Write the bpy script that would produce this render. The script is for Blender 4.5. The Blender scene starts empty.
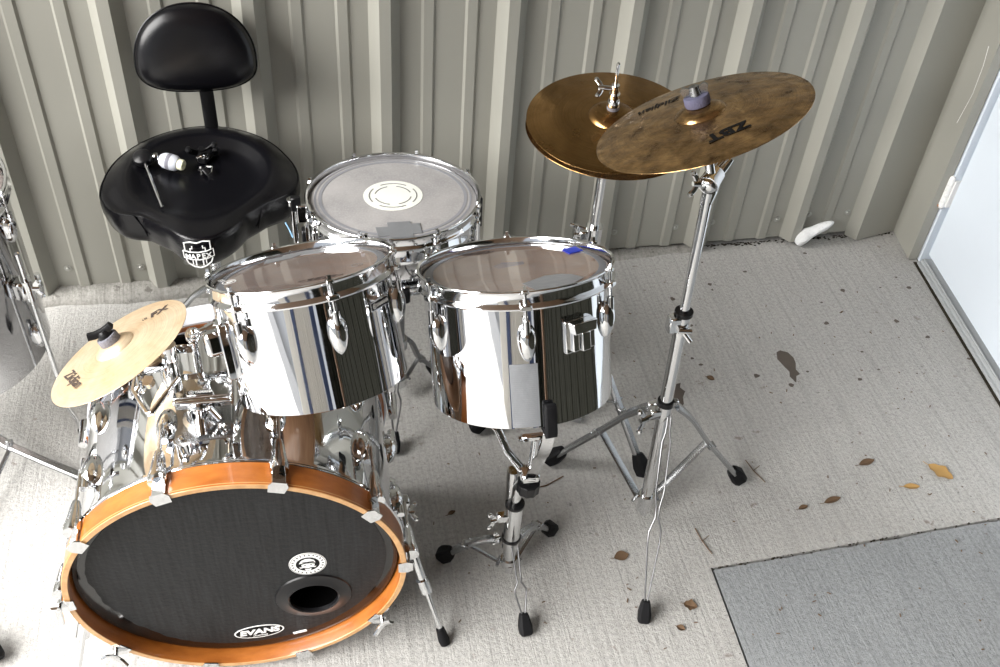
import bpy, math, random
from mathutils import Vector, Matrix
random.seed(7)
PI = math.pi
C = bpy.context.scene.collection
R = math.radians

# ------------------------------------------------------------------ materials
def newmat(name):
    m = bpy.data.materials.new(name); m.use_nodes = True
    nt = m.node_tree; b = nt.nodes['Principled BSDF']
    return m, nt, b
def N(nt, t, **k):
    n = nt.nodes.new(t)
    for a, v in k.items(): setattr(n, a, v)
    return n
def coords(nt, scale=(1, 1, 1), rot=(0, 0, 0)):
    tc = N(nt, 'ShaderNodeTexCoord'); mp = N(nt, 'ShaderNodeMapping')
    mp.inputs['Scale'].default_value = scale; mp.inputs['Rotation'].default_value = rot
    nt.links.new(tc.outputs['Object'], mp.inputs[0]); return mp.outputs[0]
def noise(nt, vec, scale, detail=4, rough=.5):
    n = N(nt, 'ShaderNodeTexNoise'); n.inputs['Scale'].default_value = scale
    n.inputs['Detail'].default_value = detail; n.inputs['Roughness'].default_value = rough
    nt.links.new(vec, n.inputs['Vector']); return n.outputs['Fac']
def ramp(nt, fac, stops):
    r = N(nt, 'ShaderNodeValToRGB'); e = r.color_ramp.elements
    while len(e) < len(stops): e.new(.5)
    for i, (p, c) in enumerate(stops):
        e[i].position = p; e[i].color = (*c, 1) if len(c) == 3 else c
    nt.links.new(fac, r.inputs[0]); return r.outputs[0]
def mix(nt, fac, a, b, mode='MIX'):
    m = N(nt, 'ShaderNodeMix', data_type='RGBA', blend_type=mode)
    if isinstance(fac, (int, float)): m.inputs[0].default_value = fac
    else: nt.links.new(fac, m.inputs[0])
    for s, v in ((6, a), (7, b)):
        if isinstance(v, tuple): m.inputs[s].default_value = (*v, 1)
        else: nt.links.new(v, m.inputs[s])
    return m.outputs[2]
def bump(nt, b, h, strength=.3, dist=.002, prev=None):
    n = N(nt, 'ShaderNodeBump'); n.inputs['Strength'].default_value = strength; n.inputs['Distance'].default_value = dist
    nt.links.new(h, n.inputs['Height'])
    if prev: nt.links.new(prev, n.inputs['Normal'])
    nt.links.new(n.outputs[0], b.inputs['Normal']); return n.outputs[0]
def flat(name, col, rough=.5, metal=0, spec=.5, bumps=None, coat=0, var=.0):
    m, nt, b = newmat(name)
    b.inputs['Base Color'].default_value = (*col, 1); b.inputs['Roughness'].default_value = rough
    b.inputs['Metallic'].default_value = metal; b.inputs['Specular IOR Level'].default_value = spec
    b.inputs['Coat Weight'].default_value = coat
    v = coords(nt)
    if var:
        f = noise(nt, v, 14, 5)
        nt.links.new(mix(nt, f, tuple(c * (1 - var) for c in col), tuple(min(1, c * (1 + var)) for c in col)), b.inputs['Base Color'])
    if bumps: bump(nt, b, noise(nt, v, bumps[0], 3), bumps[1], bumps[2])
    return m
M = {}
# chrome for stands and fittings
m, nt, b = newmat('chrome'); b.inputs['Metallic'].default_value = 1
b.inputs['Base Color'].default_value = (.72, .73, .74, 1)
v = coords(nt); f = noise(nt, v, 60, 4)
nt.links.new(ramp(nt, f, [(.35, (.03,) * 3), (.75, (.14,) * 3)]), b.inputs['Roughness']); M['chrome'] = m
# chrome wrapped shells: mirror like with light rippling and scratches
def shellmat(name, col, r0, r1, rip):
    m, nt, b = newmat(name); b.inputs['Metallic'].default_value = 1
    b.inputs['Base Color'].default_value = (*col, 1)
    v = coords(nt, (1, 1, 1)); f = noise(nt, v, 35, 6, .65)
    nt.links.new(ramp(nt, f, [(.4, (r0,) * 3), (.8, (r1,) * 3)]), b.inputs['Roughness'])
    v2 = coords(nt, (9, 9, .5)); h = noise(nt, v2, 2.2, 3)
    bump(nt, b, h, rip, .0016)
    return m
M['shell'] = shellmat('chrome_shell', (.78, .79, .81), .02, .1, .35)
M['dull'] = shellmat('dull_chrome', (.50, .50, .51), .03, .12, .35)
m, nt, b = newmat('hoop_chrome'); b.inputs['Metallic'].default_value = 1
b.inputs['Base Color'].default_value = (.74, .75, .77, 1); b.inputs['Roughness'].default_value = .09
v = coords(nt); bump(nt, b, noise(nt, v, 30, 3), .2, .001); M['hoop'] = m
M['grey_metal'] = flat('grey_painted_metal', (.28, .285, .29), .4, .6, var=.1)
M['dark_metal'] = flat('dark_metal', (.03, .03, .032), .3, .8)
M['rubber'] = flat('black_rubber', (.007, .007, .008), .6, 0, .16, (80, .2, .001))
M['plastic'] = flat('black_plastic', (.007, .007, .008), .3, 0, .28)
M['white'] = flat('white_print', (.85, .85, .84), .5)
M['black'] = flat('black_print', (.006, .006, .006), .6, 0, .12)
M['void'] = flat('port_darkness', (.0015, .0015, .0015), 1, 0, 0)  # flat black stands in for the darkness inside the sound port
M['ink'] = flat('faded_ink', (.05, .035, .03), .6)
M['nylon'] = flat('cream_nylon', (.78, .78, .58), .45)
M['felt_white'] = flat('white_felt', (.5, .52, .57), .9, 0, .1, (300, .5, .001))
M['felt'] = flat('grey_felt', (.2, .2, .23), .95, 0, .1, (500, 1, .002), var=.4)
M['felt_purple'] = flat('purple_grey_felt', (.13, .13, .2), .95, 0, .1, (500, 1, .002), var=.45)
M['blue_tape'] = flat('blue_tape', (.01, .03, .38), .6, 0, .2)
M['wire'] = flat('plated_wire', (.2, .2, .205), .32, 1)
M['legmetal'] = flat('brushed_leg_chrome', (.42, .43, .44), .27, 1, var=.15)
M['bolt'] = flat('zinc_bolt', (.45, .45, .42), .4, .7)
M['paper'] = flat('crumpled_white_paper', (.75, .76, .76), .8, 0, .2, (60, 1, .01))
M['rust'] = flat('rusty_paint', (.45, .2, .08), .8)
# duct tape
m, nt, b = newmat('duct_tape'); b.inputs['Base Color'].default_value = (.25, .26, .275, 1)
b.inputs['Metallic'].default_value = .35; b.inputs['Roughness'].default_value = .38
v = coords(nt, (1, 1, 1)); w = N(nt, 'ShaderNodeTexWave'); w.inputs['Scale'].default_value = 90; w.inputs['Distortion'].default_value = .6
w.bands_direction = 'Z'
nt.links.new(v, w.inputs['Vector']); p = bump(nt, b, w.outputs['Fac'], .25, .0006); bump(nt, b, noise(nt, v, 45, 3), .5, .003, p); M['tape'] = m
# leather
m, nt, b = newmat('black_vinyl'); b.inputs['Base Color'].default_value = (.003, .003, .0042, 1)
b.inputs['Roughness'].default_value = .25; b.inputs['Specular IOR Level'].default_value = .36
v = coords(nt); vo = N(nt, 'ShaderNodeTexVoronoi'); vo.inputs['Scale'].default_value = 420
nt.links.new(v, vo.inputs['Vector']); p = bump(nt, b, vo.outputs['Distance'], .18, .0006); bump(nt, b, noise(nt, v, 9, 2), .25, .006, p); M['vinyl'] = m
# maple hoop
def wood(name, c0, c1, rough, sc):
    m, nt, b = newmat(name)
    v = coords(nt, sc); f = noise(nt, v, 9, 7, .62)
    nt.links.new(ramp(nt, f, [(.3, c0), (.7, c1)]), b.inputs['Base Color'])
    b.inputs['Roughness'].default_value = rough; b.inputs['Coat Weight'].default_value = .6; b.inputs['Coat Roughness'].default_value = .08
    return m
M['hoopwood'] = wood('amber_maple', (.30, .085, .012), (.47, .155, .028), .35, (2, 2, 6))
M['palehoop'] = flat('pale_lavender', (.66, .68, .75), .25, 0, .6)  # even pale grey-lavender colour for the rear hoop
M['plywood'] = wood('pale_ply_edge', (.46, .23, .075), (.66, .38, .16), .45, (6, 6, 300))
M['innerwood'] = wood('inner_maple', (.30, .17, .09), (.48, .29, .16), .5, (1.5, 1.5, 7))
# black muffled head
m, nt, b = newmat('black_head'); b.inputs['Base Color'].default_value = (.006, .0055, .005, 1)
b.inputs['Roughness'].default_value = .12; M['headblack'] = m
v = coords(nt); bump(nt, b, noise(nt, v, 12, 2), .1, .002)
m, nt, b = newmat('matte_black_head'); b.inputs['Roughness'].default_value = .5; b.inputs['Specular IOR Level'].default_value = .2
v = coords(nt, (60, 3, 1)); v2 = coords(nt)
f = noise(nt, v, 3, 5); f2 = noise(nt, v2, 110, 5)
nt.links.new(ramp(nt, f, [(.3, (.008, .0085, .009)), (.75, (.021, .022, .0235))]), b.inputs['Base Color'])
p = bump(nt, b, f2, .5, .0016); bump(nt, b, f, .35, .0008, p); M['headmatte'] = m
# clear head: film that transmits and reflects
def clearhead(name, haze, hz_col, trans):
    m, nt, b = newmat(name); out = nt.nodes['Material Output']
    tr = N(nt, 'ShaderNodeBsdfTransparent'); tr.inputs[0].default_value = (*trans, 1)
    b.inputs['Roughness'].default_value = .07; b.inputs['Coat Weight'].default_value = 1; b.inputs['Coat Roughness'].default_value = .04; b.inputs['Coat IOR'].default_value = 1.9; b.inputs['IOR'].default_value = 1.7; b.inputs['Specular IOR Level'].default_value = .9
    v = coords(nt); f = noise(nt, v, 16, 6, .7)
    sp = noise(nt, v, 240, 2); s2 = ramp(nt, sp, [(.68, (0, 0, 0)), (.74, (1, 1, 1))])
    base = mix(nt, f, tuple(c * .6 for c in hz_col), hz_col)
    nt.links.new(mix(nt, s2, base, (.5, .5, .5)), b.inputs['Base Color'])
    fac = ramp(nt, f, [(.3, (haze * .8,) * 3), (.8, (min(1, haze * 1.25),) * 3)])
    mx = N(nt, 'ShaderNodeMixShader'); nt.links.new(fac, mx.inputs[0]); nt.links.new(tr.outputs[0], mx.inputs[1]); nt.links.new(b.outputs[0], mx.inputs[2])
    nt.links.new(mx.outputs[0], out.inputs[0]); bump(nt, b, noise(nt, v, 10, 2), .15, .0015)
    return m
M['clear'] = clearhead('clear_head', .76, (.37, .31, .285), (.85, .75, .68))
m, nt, b = newmat('coated_head')
v = coords(nt); f = noise(nt, v, 7, 6, .65); g = noise(nt, v, 260, 3)
c = ramp(nt, f, [(.3, (.24, .235, .24)), (.7, (.40, .385, .38))])
nt.links.new(mix(nt, ramp(nt, g, [(.45, (0, 0, 0)), (.7, (.5, .5, .5))]), c, (.42, .42, .42)), b.inputs['Base Color'])
b.inputs['Roughness'].default_value = .3; b.inputs['Specular IOR Level'].default_value = .6; bump(nt, b, g, .3, .0005); M['coated'] = m
M['headring'] = flat('smoke_grey_film', (.13, .135, .15), .25)
M['headring2'] = flat('pale_grey_film', (.23, .235, .255), .3)
M['cord'] = flat('pale_blue_cord', (.2, .4, .6), .6)
M['dot'] = flat('pale_dot', (.74, .76, .70), .4, var=.12)
M['dotink'] = flat('grey_print', (.16, .155, .15), .5)
# cymbals
def bronze(name, c0, c1, rough, ham, blot=4, metal=1):
    m, nt, b = newmat(name); b.inputs['Metallic'].default_value = metal
    tc = N(nt, 'ShaderNodeTexCoord'); sx = N(nt, 'ShaderNodeSeparateXYZ'); nt.links.new(tc.outputs['Object'], sx.inputs[0])
    cx = N(nt, 'ShaderNodeCombineXYZ'); nt.links.new(sx.outputs[0], cx.inputs[0]); nt.links.new(sx.outputs[1], cx.inputs[1])
    ln = N(nt, 'ShaderNodeVectorMath', operation='LENGTH'); nt.links.new(cx.outputs[0], ln.inputs[0])
    v = tc.outputs['Object']; f = noise(nt, v, blot * 3, 7, .65)
    # lathe rings follow the radius only
    cr = N(nt, 'ShaderNodeCombineXYZ'); nt.links.new(ln.outputs['Value'], cr.inputs[0])
    rg = noise(nt, cr.outputs[0], 320, 3, .7); rg2 = noise(nt, cr.outputs[0], 38, 2, .5)
    col = ramp(nt, f, [(.3, c0), (.72, c1)])
    col = mix(nt, ramp(nt, rg, [(.35, (0, 0, 0)), (.7, (.45,) * 3)]), col, tuple(x * .45 for x in c0))
    nt.links.new(col, b.inputs['Base Color'])
    nt.links.new(ramp(nt, f, [(.3, (rough * 1.35,) * 3), (.8, (rough * .7,) * 3)]), b.inputs['Roughness'])
    h = noise(nt, v, ham, 2, .4)
    p = bump(nt, b, h, .55, .0035); p = bump(nt, b, rg2, .4, .0018, p); bump(nt, b, rg, .22, .0005, p)
    return m
M['hatbronze'] = bronze('aged_bronze', (.28, .155, .055), (.55, .33, .13), .22, 22, 3)
M['crashbronze'] = bronze('weathered_bronze', (.12, .065, .025), (.88, .56, .25), .22, 42, 9, .95)
M['splashbronze'] = bronze('pale_bronze', (.70, .48, .27), (.98, .84, .62), .36, 26, 5, .62)
# painted sheet metal
def paint(name, col, rough):
    m, nt, b = newmat(name); v = coords(nt); f = noise(nt, v, 2.5, 5); f2 = noise(nt, v, 220, 3)
    c = mix(nt, f, tuple(x * .93 for x in col), tuple(x * 1.05 for x in col)); c = mix(nt, .04, c, (.5,) * 3)
    nt.links.new(c, b.inputs['Base Color']); b.inputs['Roughness'].default_value = rough
    b.inputs['Specular IOR Level'].default_value = .4
    bump(nt, b, f2, .12, .0006); return m
M['siding'] = paint('stone_painted_siding', (.305, .30, .262), .42)
M['doorpaint'] = paint('white_door_paint', (.74, .81, .89), .45)
M['alu'] = paint('aluminium_sill', (.42, .44, .45), .4)
M['navy'] = paint('navy_paint', (.03, .05, .12), .4)
M['beige'] = paint('beige_siding', (.74, .70, .62), .5)
M['shaded_siding'] = flat('shaded_olive_siding', (.02, .02, .015), .7, 0, .1, var=.3)  # ribbed siding with its shade put into the dark colour
M['soffit'] = wood('brown_soffit', (.16, .09, .05), (.24, .15, .09), .8, (1, 8, 1))
# concrete
def concrete(name, c0, c1, stain, amt, sc=1):
    m, nt, b = newmat(name)
    big = noise(nt, coords(nt), 1.3, 6, .6); fine = noise(nt, coords(nt), 120, 5, .7)
    stre = noise(nt, coords(nt, (70, 2.2, 1), (0, 0, R(-4))), 1.6, 6, .7); spots = noise(nt, coords(nt), 26, 3, .6)
    c = ramp(nt, big, [(.3, c0), (.72, c1)])
    c = mix(nt, ramp(nt, fine, [(.45, (0, 0, 0)), (.75, (.7,) * 3)]), c, tuple(x * .5 for x in c0))
    pit = noise(nt, coords(nt), 75, 2, .5); c = mix(nt, ramp(nt, pit, [(.70, (0, 0, 0)), (.76, (.7,) * 3)]), c, tuple(x * .35 for x in c0))
    c = mix(nt, ramp(nt, stre, [(.35, (.55,) * 3), (.52, (0, 0, 0))]), c, tuple(x * .75 for x in c0))
    c = mix(nt, ramp(nt, spots, [(amt, (0, 0, 0)), (amt + .07, (.65,) * 3)]), c, stain)
    nt.links.new(c, b.inputs['Base Color']); b.inputs['Roughness'].default_value = .82; b.inputs['Specular IOR Level'].default_value = .3
    p = bump(nt, b, fine, .7, .004); bump(nt, b, stre, .6, .0035, p); return m
M['concrete'] = concrete('broomed_concrete', (.40, .392, .375), (.52, .512, .49), (.17, .13, .105), .66)
M['concrete2'] = concrete('blue_grey_concrete', (.26, .272, .28), (.345, .36, .368), (.12, .09, .08), .74)
M['mortar'] = concrete('rough_mortar', (.26, .25, .225), (.42, .41, .385), (.1, .09, .08), .62)
M['dirt'] = flat('dark_dirt', (.035, .03, .022), .95, 0, .1, (90, 1, .005), var=.5)
M['stain'] = flat('brown_stain', (.10, .082, .068), .7, var=.35)
M['leafbrown'] = flat('dry_brown_leaf', (.12, .07, .035), .8, var=.4)
M['leafgold'] = flat('yellow_leaf', (.42, .25, .08), .7, var=.3)
M['gravel'] = flat('asphalt', (.16, .16, .16), .9, 0, .2, (80, 1, .01), var=.2)

# ------------------------------------------------------------------ mesh helpers
class MB:
    def __init__(s): s.v = []; s.f = []; s.m = []; s.T = Matrix.Identity(4); s.mi = 0; s.nuts = []
    def _add(s, vs, fs):
        o = len(s.v); s.v += [tuple(s.T @ Vector(q)) for q in vs]
        s.f += [tuple(i + o for i in q) for q in fs]; s.m += [s.mi] * len(fs)
    def box(s, c, size, rot=None, bev=0):
        x, y, z = (q / 2 for q in size); c = Vector(c)
        rot = rot or Matrix.Identity(3)
        if bev:
            b = min(bev, x * .9, y * .9, z * .9); vs = []
            for sx in (-1, 1):
                for sy in (-1, 1):
                    for sz in (-1, 1):
                        vs += [(sx * x, sy * (y - b), sz * (z - b)), (sx * (x - b), sy * y, sz * (z - b)), (sx * (x - b), sy * (y - b), sz * z)]
            I = lambda a, bb, cc, k: ((a * 2 + bb) * 2 + cc) * 3 + k
            fs = []
            for a in (0, 1): fs.append([I(a, 0, 0, 0), I(a, 1, 0, 0), I(a, 1, 1, 0), I(a, 0, 1, 0)][::1 if a else -1])
            for a in (0, 1): fs.append([I(0, a, 0, 1), I(1, a, 0, 1), I(1, a, 1, 1), I(0, a, 1, 1)][::-1 if a else 1])
            for a in (0, 1): fs.append([I(0, 0, a, 2), I(1, 0, a, 2), I(1, 1, a, 2), I(0, 1, a, 2)][::1 if a else -1])
            for a in (0, 1):
                for bb in (0, 1):
                    fs.append([I(a, bb, 0, 0), I(a, bb, 1, 0), I(a, bb, 1, 1), I(a, bb, 0, 1)])
                    fs.append([I(a, 0, bb, 0), I(a, 1, bb, 0), I(a, 1, bb, 2), I(a, 0, bb, 2)])
                    fs.append([I(0, a, bb, 1), I(1, a, bb, 1), I(1, a, bb, 2), I(0, a, bb, 2)])
            for a in (0, 1):
                for bb in (0, 1):
                    for cc in (0, 1): fs.append([I(a, bb, cc, 0), I(a, bb, cc, 1), I(a, bb, cc, 2)])
        else:
            vs = [(sx * x, sy * y, sz * z) for sx in (-1, 1) for sy in (-1, 1) for sz in (-1, 1)]
            fs = [(0, 1, 3, 2), (4, 6, 7, 5), (0, 4, 5, 1), (2, 3, 7, 6), (0, 2, 6, 4), (1, 5, 7, 3)]
        s._add([c + rot @ Vector(q) for q in vs], fs); return s
    def tube(s, pts, r, seg=12, closed=False, flatn=None, caps=True):
        """round tube through pts; r number or list; flatn=(w,t) gives a flat bar whose broad side faces flat axis"""
        P = [Vector(p) for p in pts]; n = len(P); rs = r if isinstance(r, (list, tuple)) else [r] * n
        up = None; rings = []
        for i in range(n):
            a = P[(i - 1) % n] if (closed or i) else P[i]; b = P[(i + 1) % n] if (closed or i < n - 1) else P[i]
            t = (b - a).normalized()
            if up is None:
                up = Vector((0, 0, 1)) if abs(t.z) < .9 else Vector((1, 0, 0))
            up = (up - t * up.dot(t)).normalized(); sd = t.cross(up)
            rings.append([P[i] + (sd * math.cos(2 * PI * k / seg) + up * math.sin(2 * PI * k / seg)) * rs[i] for k in range(seg)])
        vs = [q for ring in rings for q in ring]; fs = []
        for i in range(n if closed else n - 1):
            for k in range(seg):
                a, b = i * seg, ((i + 1) % n) * seg
                fs.append((a + k, a + (k + 1) % seg, b + (k + 1) % seg, b + k))
        if not closed and caps:
            fs.append(tuple(range(seg))[::-1]); fs.append(tuple((n - 1) * seg + k for k in range(seg)))
        s._add(vs, fs); return s
    def bar(s, pts, w, t, side):
        """flat bar: w wide along side vector, t thick"""
        P = [Vector(p) for p in pts]; n = len(P); side = Vector(side).normalized(); vs = []
        for i in range(n):
            d = (P[min(i + 1, n - 1)] - P[max(i - 1, 0)]).normalized(); sd = (side - d * side.dot(d)).normalized(); nn = d.cross(sd)
            q_ = 1 if nn.z >= 0 else -1
            for a, b in ((-1, -1), (1, -1), (1, .1), (.62, 1), (-.62, 1), (-1, .1)): vs.append(P[i] + sd * a * w / 2 + nn * b * q_ * t / 2)
        fs = []
        for i in range(n - 1):
            for k in range(6): fs.append((i * 6 + k, i * 6 + (k + 1) % 6, i * 6 + 6 + (k + 1) % 6, i * 6 + 6 + k))
        fs += [(5, 4, 3, 2, 1, 0), tuple((n - 1) * 6 + k for k in range(6))]
        s._add(vs, fs); return s
    def lathe(s, prof, seg=48, axis=None, close=False, a0=0, a1=None):
        """prof = [(r, z)] around local Z; axis = Matrix"""
        full = a1 is None; n = seg if full else seg + 1; a1 = a1 if a1 is not None else 2 * PI
        A = axis or Matrix.Identity(4); vs = []; k = len(prof)
        for i in range(n):
            a = a0 + (a1 - a0) * i / seg
            for r, z in prof: vs.append(A @ Vector((r * math.cos(a), r * math.sin(a), z)))
        fs = []
        for i in range(seg):
            j = (i + 1) % n
            for q in range(k if close else k - 1):
                q2 = (q + 1) % k
                fs.append((i * k + q, j * k + q, j * k + q2, i * k + q2))
        s._add(vs, fs)
        return s
    def cyl(s, p0, p1, r0, r1=None, seg=20): return s.tube([p0, p1], [r0, r0 if r1 is None else r1], seg)
    def ball(s, c, r, sc=(1, 1, 1), seg=16, rot=None):
        prof = [(max(1e-5, math.sin(PI * i / (seg // 2))) * r, -math.cos(PI * i / (seg // 2)) * r) for i in range(seg // 2 + 1)]
        A = Matrix.Translation(Vector(c)) @ (rot.to_4x4() if rot else Matrix.Identity(4)) @ Matrix.Diagonal((*sc, 1))
        return s.lathe(prof, seg, A)
    def prism(s, out, t, A=None):
        """outline in local XY extruded from z=0 to t"""
        A = A or Matrix.Identity(4); n = len(out)
        vs = [A @ Vector((x, y, 0)) for x, y in out] + [A @ Vector((x, y, t)) for x, y in out]
        fs = [tuple(range(n))[::-1], tuple(range(n, 2 * n))] + [(i, (i + 1) % n, n + (i + 1) % n, n + i) for i in range(n)]
        s._add(vs, fs); return s
def tagk(o, label=None, cat=None, group=None, kind=None):
    if label: o['label'] = label
    if cat: o['category'] = cat
    if group: o['group'] = group
    if kind: o['kind'] = kind
    return o
def obj(name, mb, mat, parent=None, label=None, cat=None, group=None, kind=None, smooth=38, bevel=0, subs=0, tr=None):
    me = bpy.data.meshes.new(name); me.from_pydata([tuple(v) for v in mb.v], [], mb.f)
    mats = mat if isinstance(mat, (list, tuple)) else [mat]
    for q in mats: me.materials.append(M[q])
    for p, i in zip(me.polygons, mb.m): p.material_index = i
    import bmesh
    bm = bmesh.new(); bm.from_mesh(me); bmesh.ops.remove_doubles(bm, verts=bm.verts, dist=1e-6)
    bmesh.ops.recalc_face_normals(bm, faces=bm.faces); bm.to_mesh(me); bm.free()
    if smooth:
        me.polygons.foreach_set('use_smooth', [True] * len(me.polygons)); me.set_sharp_from_angle(angle=R(smooth))
    o = bpy.data.objects.new(name, me); C.objects.link(o)
    if parent: o.parent = parent
    if tr: o.matrix_basis = tr
    if bevel:
        bv = o.modifiers.new('bev', 'BEVEL'); bv.width = bevel; bv.segments = 2; bv.limit_method = 'ANGLE'
    if subs:
        sb = o.modifiers.new('sub', 'SUBSURF'); sb.levels = subs; sb.render_levels = subs
    for w_ in mb.nuts:
        obj('wing_nut', w_, mat, parent if (parent and parent.parent) else o, tr=tr if (parent and parent.parent) else None)
    return tagk(o, label, cat, group, kind)
def copyo(o, parent, tr=None):
    c = o.copy(); C.objects.link(c); c.parent = parent
    if tr: c.matrix_basis = tr
    for ch in list(o.children): copyo(ch, c)
    return c
def thing(name, label, cat, mat4=None, loc=(0, 0, 0), group=None):
    o = bpy.data.objects.new(name, None); C.objects.link(o); o.empty_display_size = .05
    o.matrix_world = mat4 if mat4 is not None else Matrix.Translation(Vector(loc))
    return tagk(o, label, cat, group)
def text_obj(name, s, size, mat, parent, tr, ext=.0006, bold=0, shear=0, sx=1, label=None):
    cu = bpy.data.curves.new(name, 'FONT'); cu.body = s; cu.size = size; cu.extrude = ext; cu.align_x = 'CENTER'; cu.align_y = 'CENTER'
    cu.offset = bold; cu.shear = shear; cu.resolution_u = 3
    t = bpy.data.objects.new('tmp', cu); C.objects.link(t)
    bpy.context.view_layer.update()
    me = bpy.data.meshes.new_from_object(t.evaluated_get(bpy.context.evaluated_depsgraph_get()))
    bpy.data.objects.remove(t); me.name = name; me.materials.clear(); me.materials.append(M[mat])
    me.transform(Matrix.Diagonal((sx, 1, 1, 1)))
    o = bpy.data.objects.new(name, me); C.objects.link(o); o.parent = parent; o.matrix_basis = tr
    if label: o['label'] = label
    return o
def frame(n, xdir, origin):
    z = Vector(n).normalized(); x = Vector(xdir); x = (x - z * x.dot(z)).normalized(); y = z.cross(x)
    m = Matrix((x, y, z)).transposed().to_4x4(); m.translation = Vector(origin); return m
def rotz(a): return Matrix.Rotation(a, 4, 'Z')
def ell(a, b, n=32, cx=0, cy=0): return [(cx + a * math.cos(2 * PI * i / n), cy + b * math.sin(2 * PI * i / n)) for i in range(n)]
def ringmesh(mb, a, b, w, t, A, n=40):
    """flat elliptical ring"""
    vs = []
    for i in range(n):
        c, s_ = math.cos(2 * PI * i / n), math.sin(2 * PI * i / n)
        for (k, z) in ((0, 0), (0, t), (w, t), (w, 0)): vs.append(A @ Vector(((a - k) * c, (b - k) * s_, z)))
    fs = []
    for i in range(n):
        j = (i + 1) % n
        for q in range(4): fs.append((i * 4 + q, j * 4 + q, j * 4 + (q + 1) % 4, i * 4 + (q + 1) % 4))
    mb._add(vs, fs)
def arcband(mb, r0, r1, a0, a1, t, A=None, n=14):
    A = A or Matrix.Identity(4)
    o = [(r1 * math.cos(a0 + (a1 - a0) * i / n), r1 * math.sin(a0 + (a1 - a0) * i / n)) for i in range(n + 1)]
    i_ = [(r0 * math.cos(a0 + (a1 - a0) * i / n), r0 * math.sin(a0 + (a1 - a0) * i / n)) for i in range(n + 1)]
    for k in range(n): mb.prism([o[k], o[k + 1], i_[k + 1], i_[k]][::1], t, A)

# ------------------------------------------------------------------ setting
H = 1.835; WY = 2.2
def struct(name, mb, mat, parent=None, **k):
    return obj(name, mb, mat, parent, kind=None if parent else 'structure', **k)
# floor slabs with open joints
mb = MB()
for (x0, x1, y0, y1) in ((-9, .778, -7, 2.235), (.778, 1.95, 1.138, 2.235)):
    pass
fl = [(-9, -7), (.624, -7), (.7865, 1.1325), (1.757, 1.1755), (1.757, 2.235), (-9, 2.235)]
mb.prism(fl, .12, Matrix.Translation((0, 0, -.12))); floor = struct('floor', mb, 'concrete', smooth=0)
mb = MB()
ed = [(.792, 1.128)]
for i in range(1, 40):
    x = .792 + i * .0245; ed.append((x, 1.129 + (x - .792) * .0441 - abs(random.gauss(0, .0022))))
ed += [(1.757, 1.170)]
sl = [(.628, -7)] + [(1.757, -7)] + ed[::-1]
mb.prism(sl, .12, Matrix.Translation((0, 0, -.1215))); struct('floor', mb, 'concrete2', smooth=0)
mb = MB(); mb.box((-3.5, -2.4, -.16), (12, 10, .06)); struct('floor', mb, 'dirt', smooth=0)
mb = MB(); mb.box((0, 0, -.3), (80, 80, .2)); struct('floor', mb, 'gravel', smooth=0)
# crumbs in the joint and chipped edge
mb = MB()
for i in range(150):
    t = random.random()
    if i < 90: x = .785 + t * .97; y = 1.1325 + (x - .785) * .0441
    else: x = .781 - t * .02; y = 1.13 - t * .95
    r = random.uniform(.0012, .0032); mb.ball((x + random.gauss(0, .001), y + random.gauss(0, .0025), -.002), r, (1.6, 1, .8), 6)
struct('grit', mb, 'dirt', floor, kind=None) if False else obj('joint_grit', mb, 'dirt', floor)['kind'] if False else tagk(obj('joint_grit', mb, 'dirt', floor), kind='stuff')
# stains on the concrete
def blob(pts, z=.0007): 
    b = MB(); b.prism(pts, .0006, Matrix.Translation((0, 0, .0003))); return b
sm = [(1.196, 1.735), (1.208, 1.74), (1.226, 1.73), (1.233, 1.71), (1.231, 1.69), (1.222, 1.668), (1.226, 1.65), (1.214, 1.645), (1.204, 1.622), (1.196, 1.645), (1.202, 1.662), (1.196, 1.68), (1.188, 1.71)]
mb = blob([(x - .012, y + .01) for x, y in sm]); obj('stain', mb, 'stain', floor)
sm = [(.862, 1.665), (.895, 1.670), (.888, 1.655), (.897, 1.640), (.885, 1.622), (.880, 1.60), (.868, 1.585), (.860, 1.61), (.862, 1.635)]
mb = blob(sm); obj('stain', mb, 'stain', floor)
mb = MB()
for i in range(26):
    x, y = random.uniform(.95, 1.7), random.uniform(1.6, 2.14)
    r = random.uniform(.003, .009); n = 9
    mb.prism([(x + r * random.uniform(.6, 1.2) * math.cos(2 * PI * k / n), y + r * random.uniform(.5, 1) * math.sin(2 * PI * k / n)) for k in range(n)], .0005, Matrix.Translation((0, 0, .0003)))
tagk(obj('stain_specks', mb, 'stain', floor), kind='stuff')
# small debris
mb = MB()
for i in range(150):
    x, y = random.uniform(.2, 1.7), random.uniform(.85, 2.0)
    a = random.uniform(0, PI); l = random.uniform(.002, .009); w = random.uniform(.001, .0025)
    mb.box((x, y, .0012), (l, w, .0015), Matrix.Rotation(a, 3, 'Z'))
tagk(obj('litter', mb, 'leafbrown', None, 'tiny dark crumbs and leaf bits scattered over the concrete', 'debris'), kind='stuff')

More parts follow.
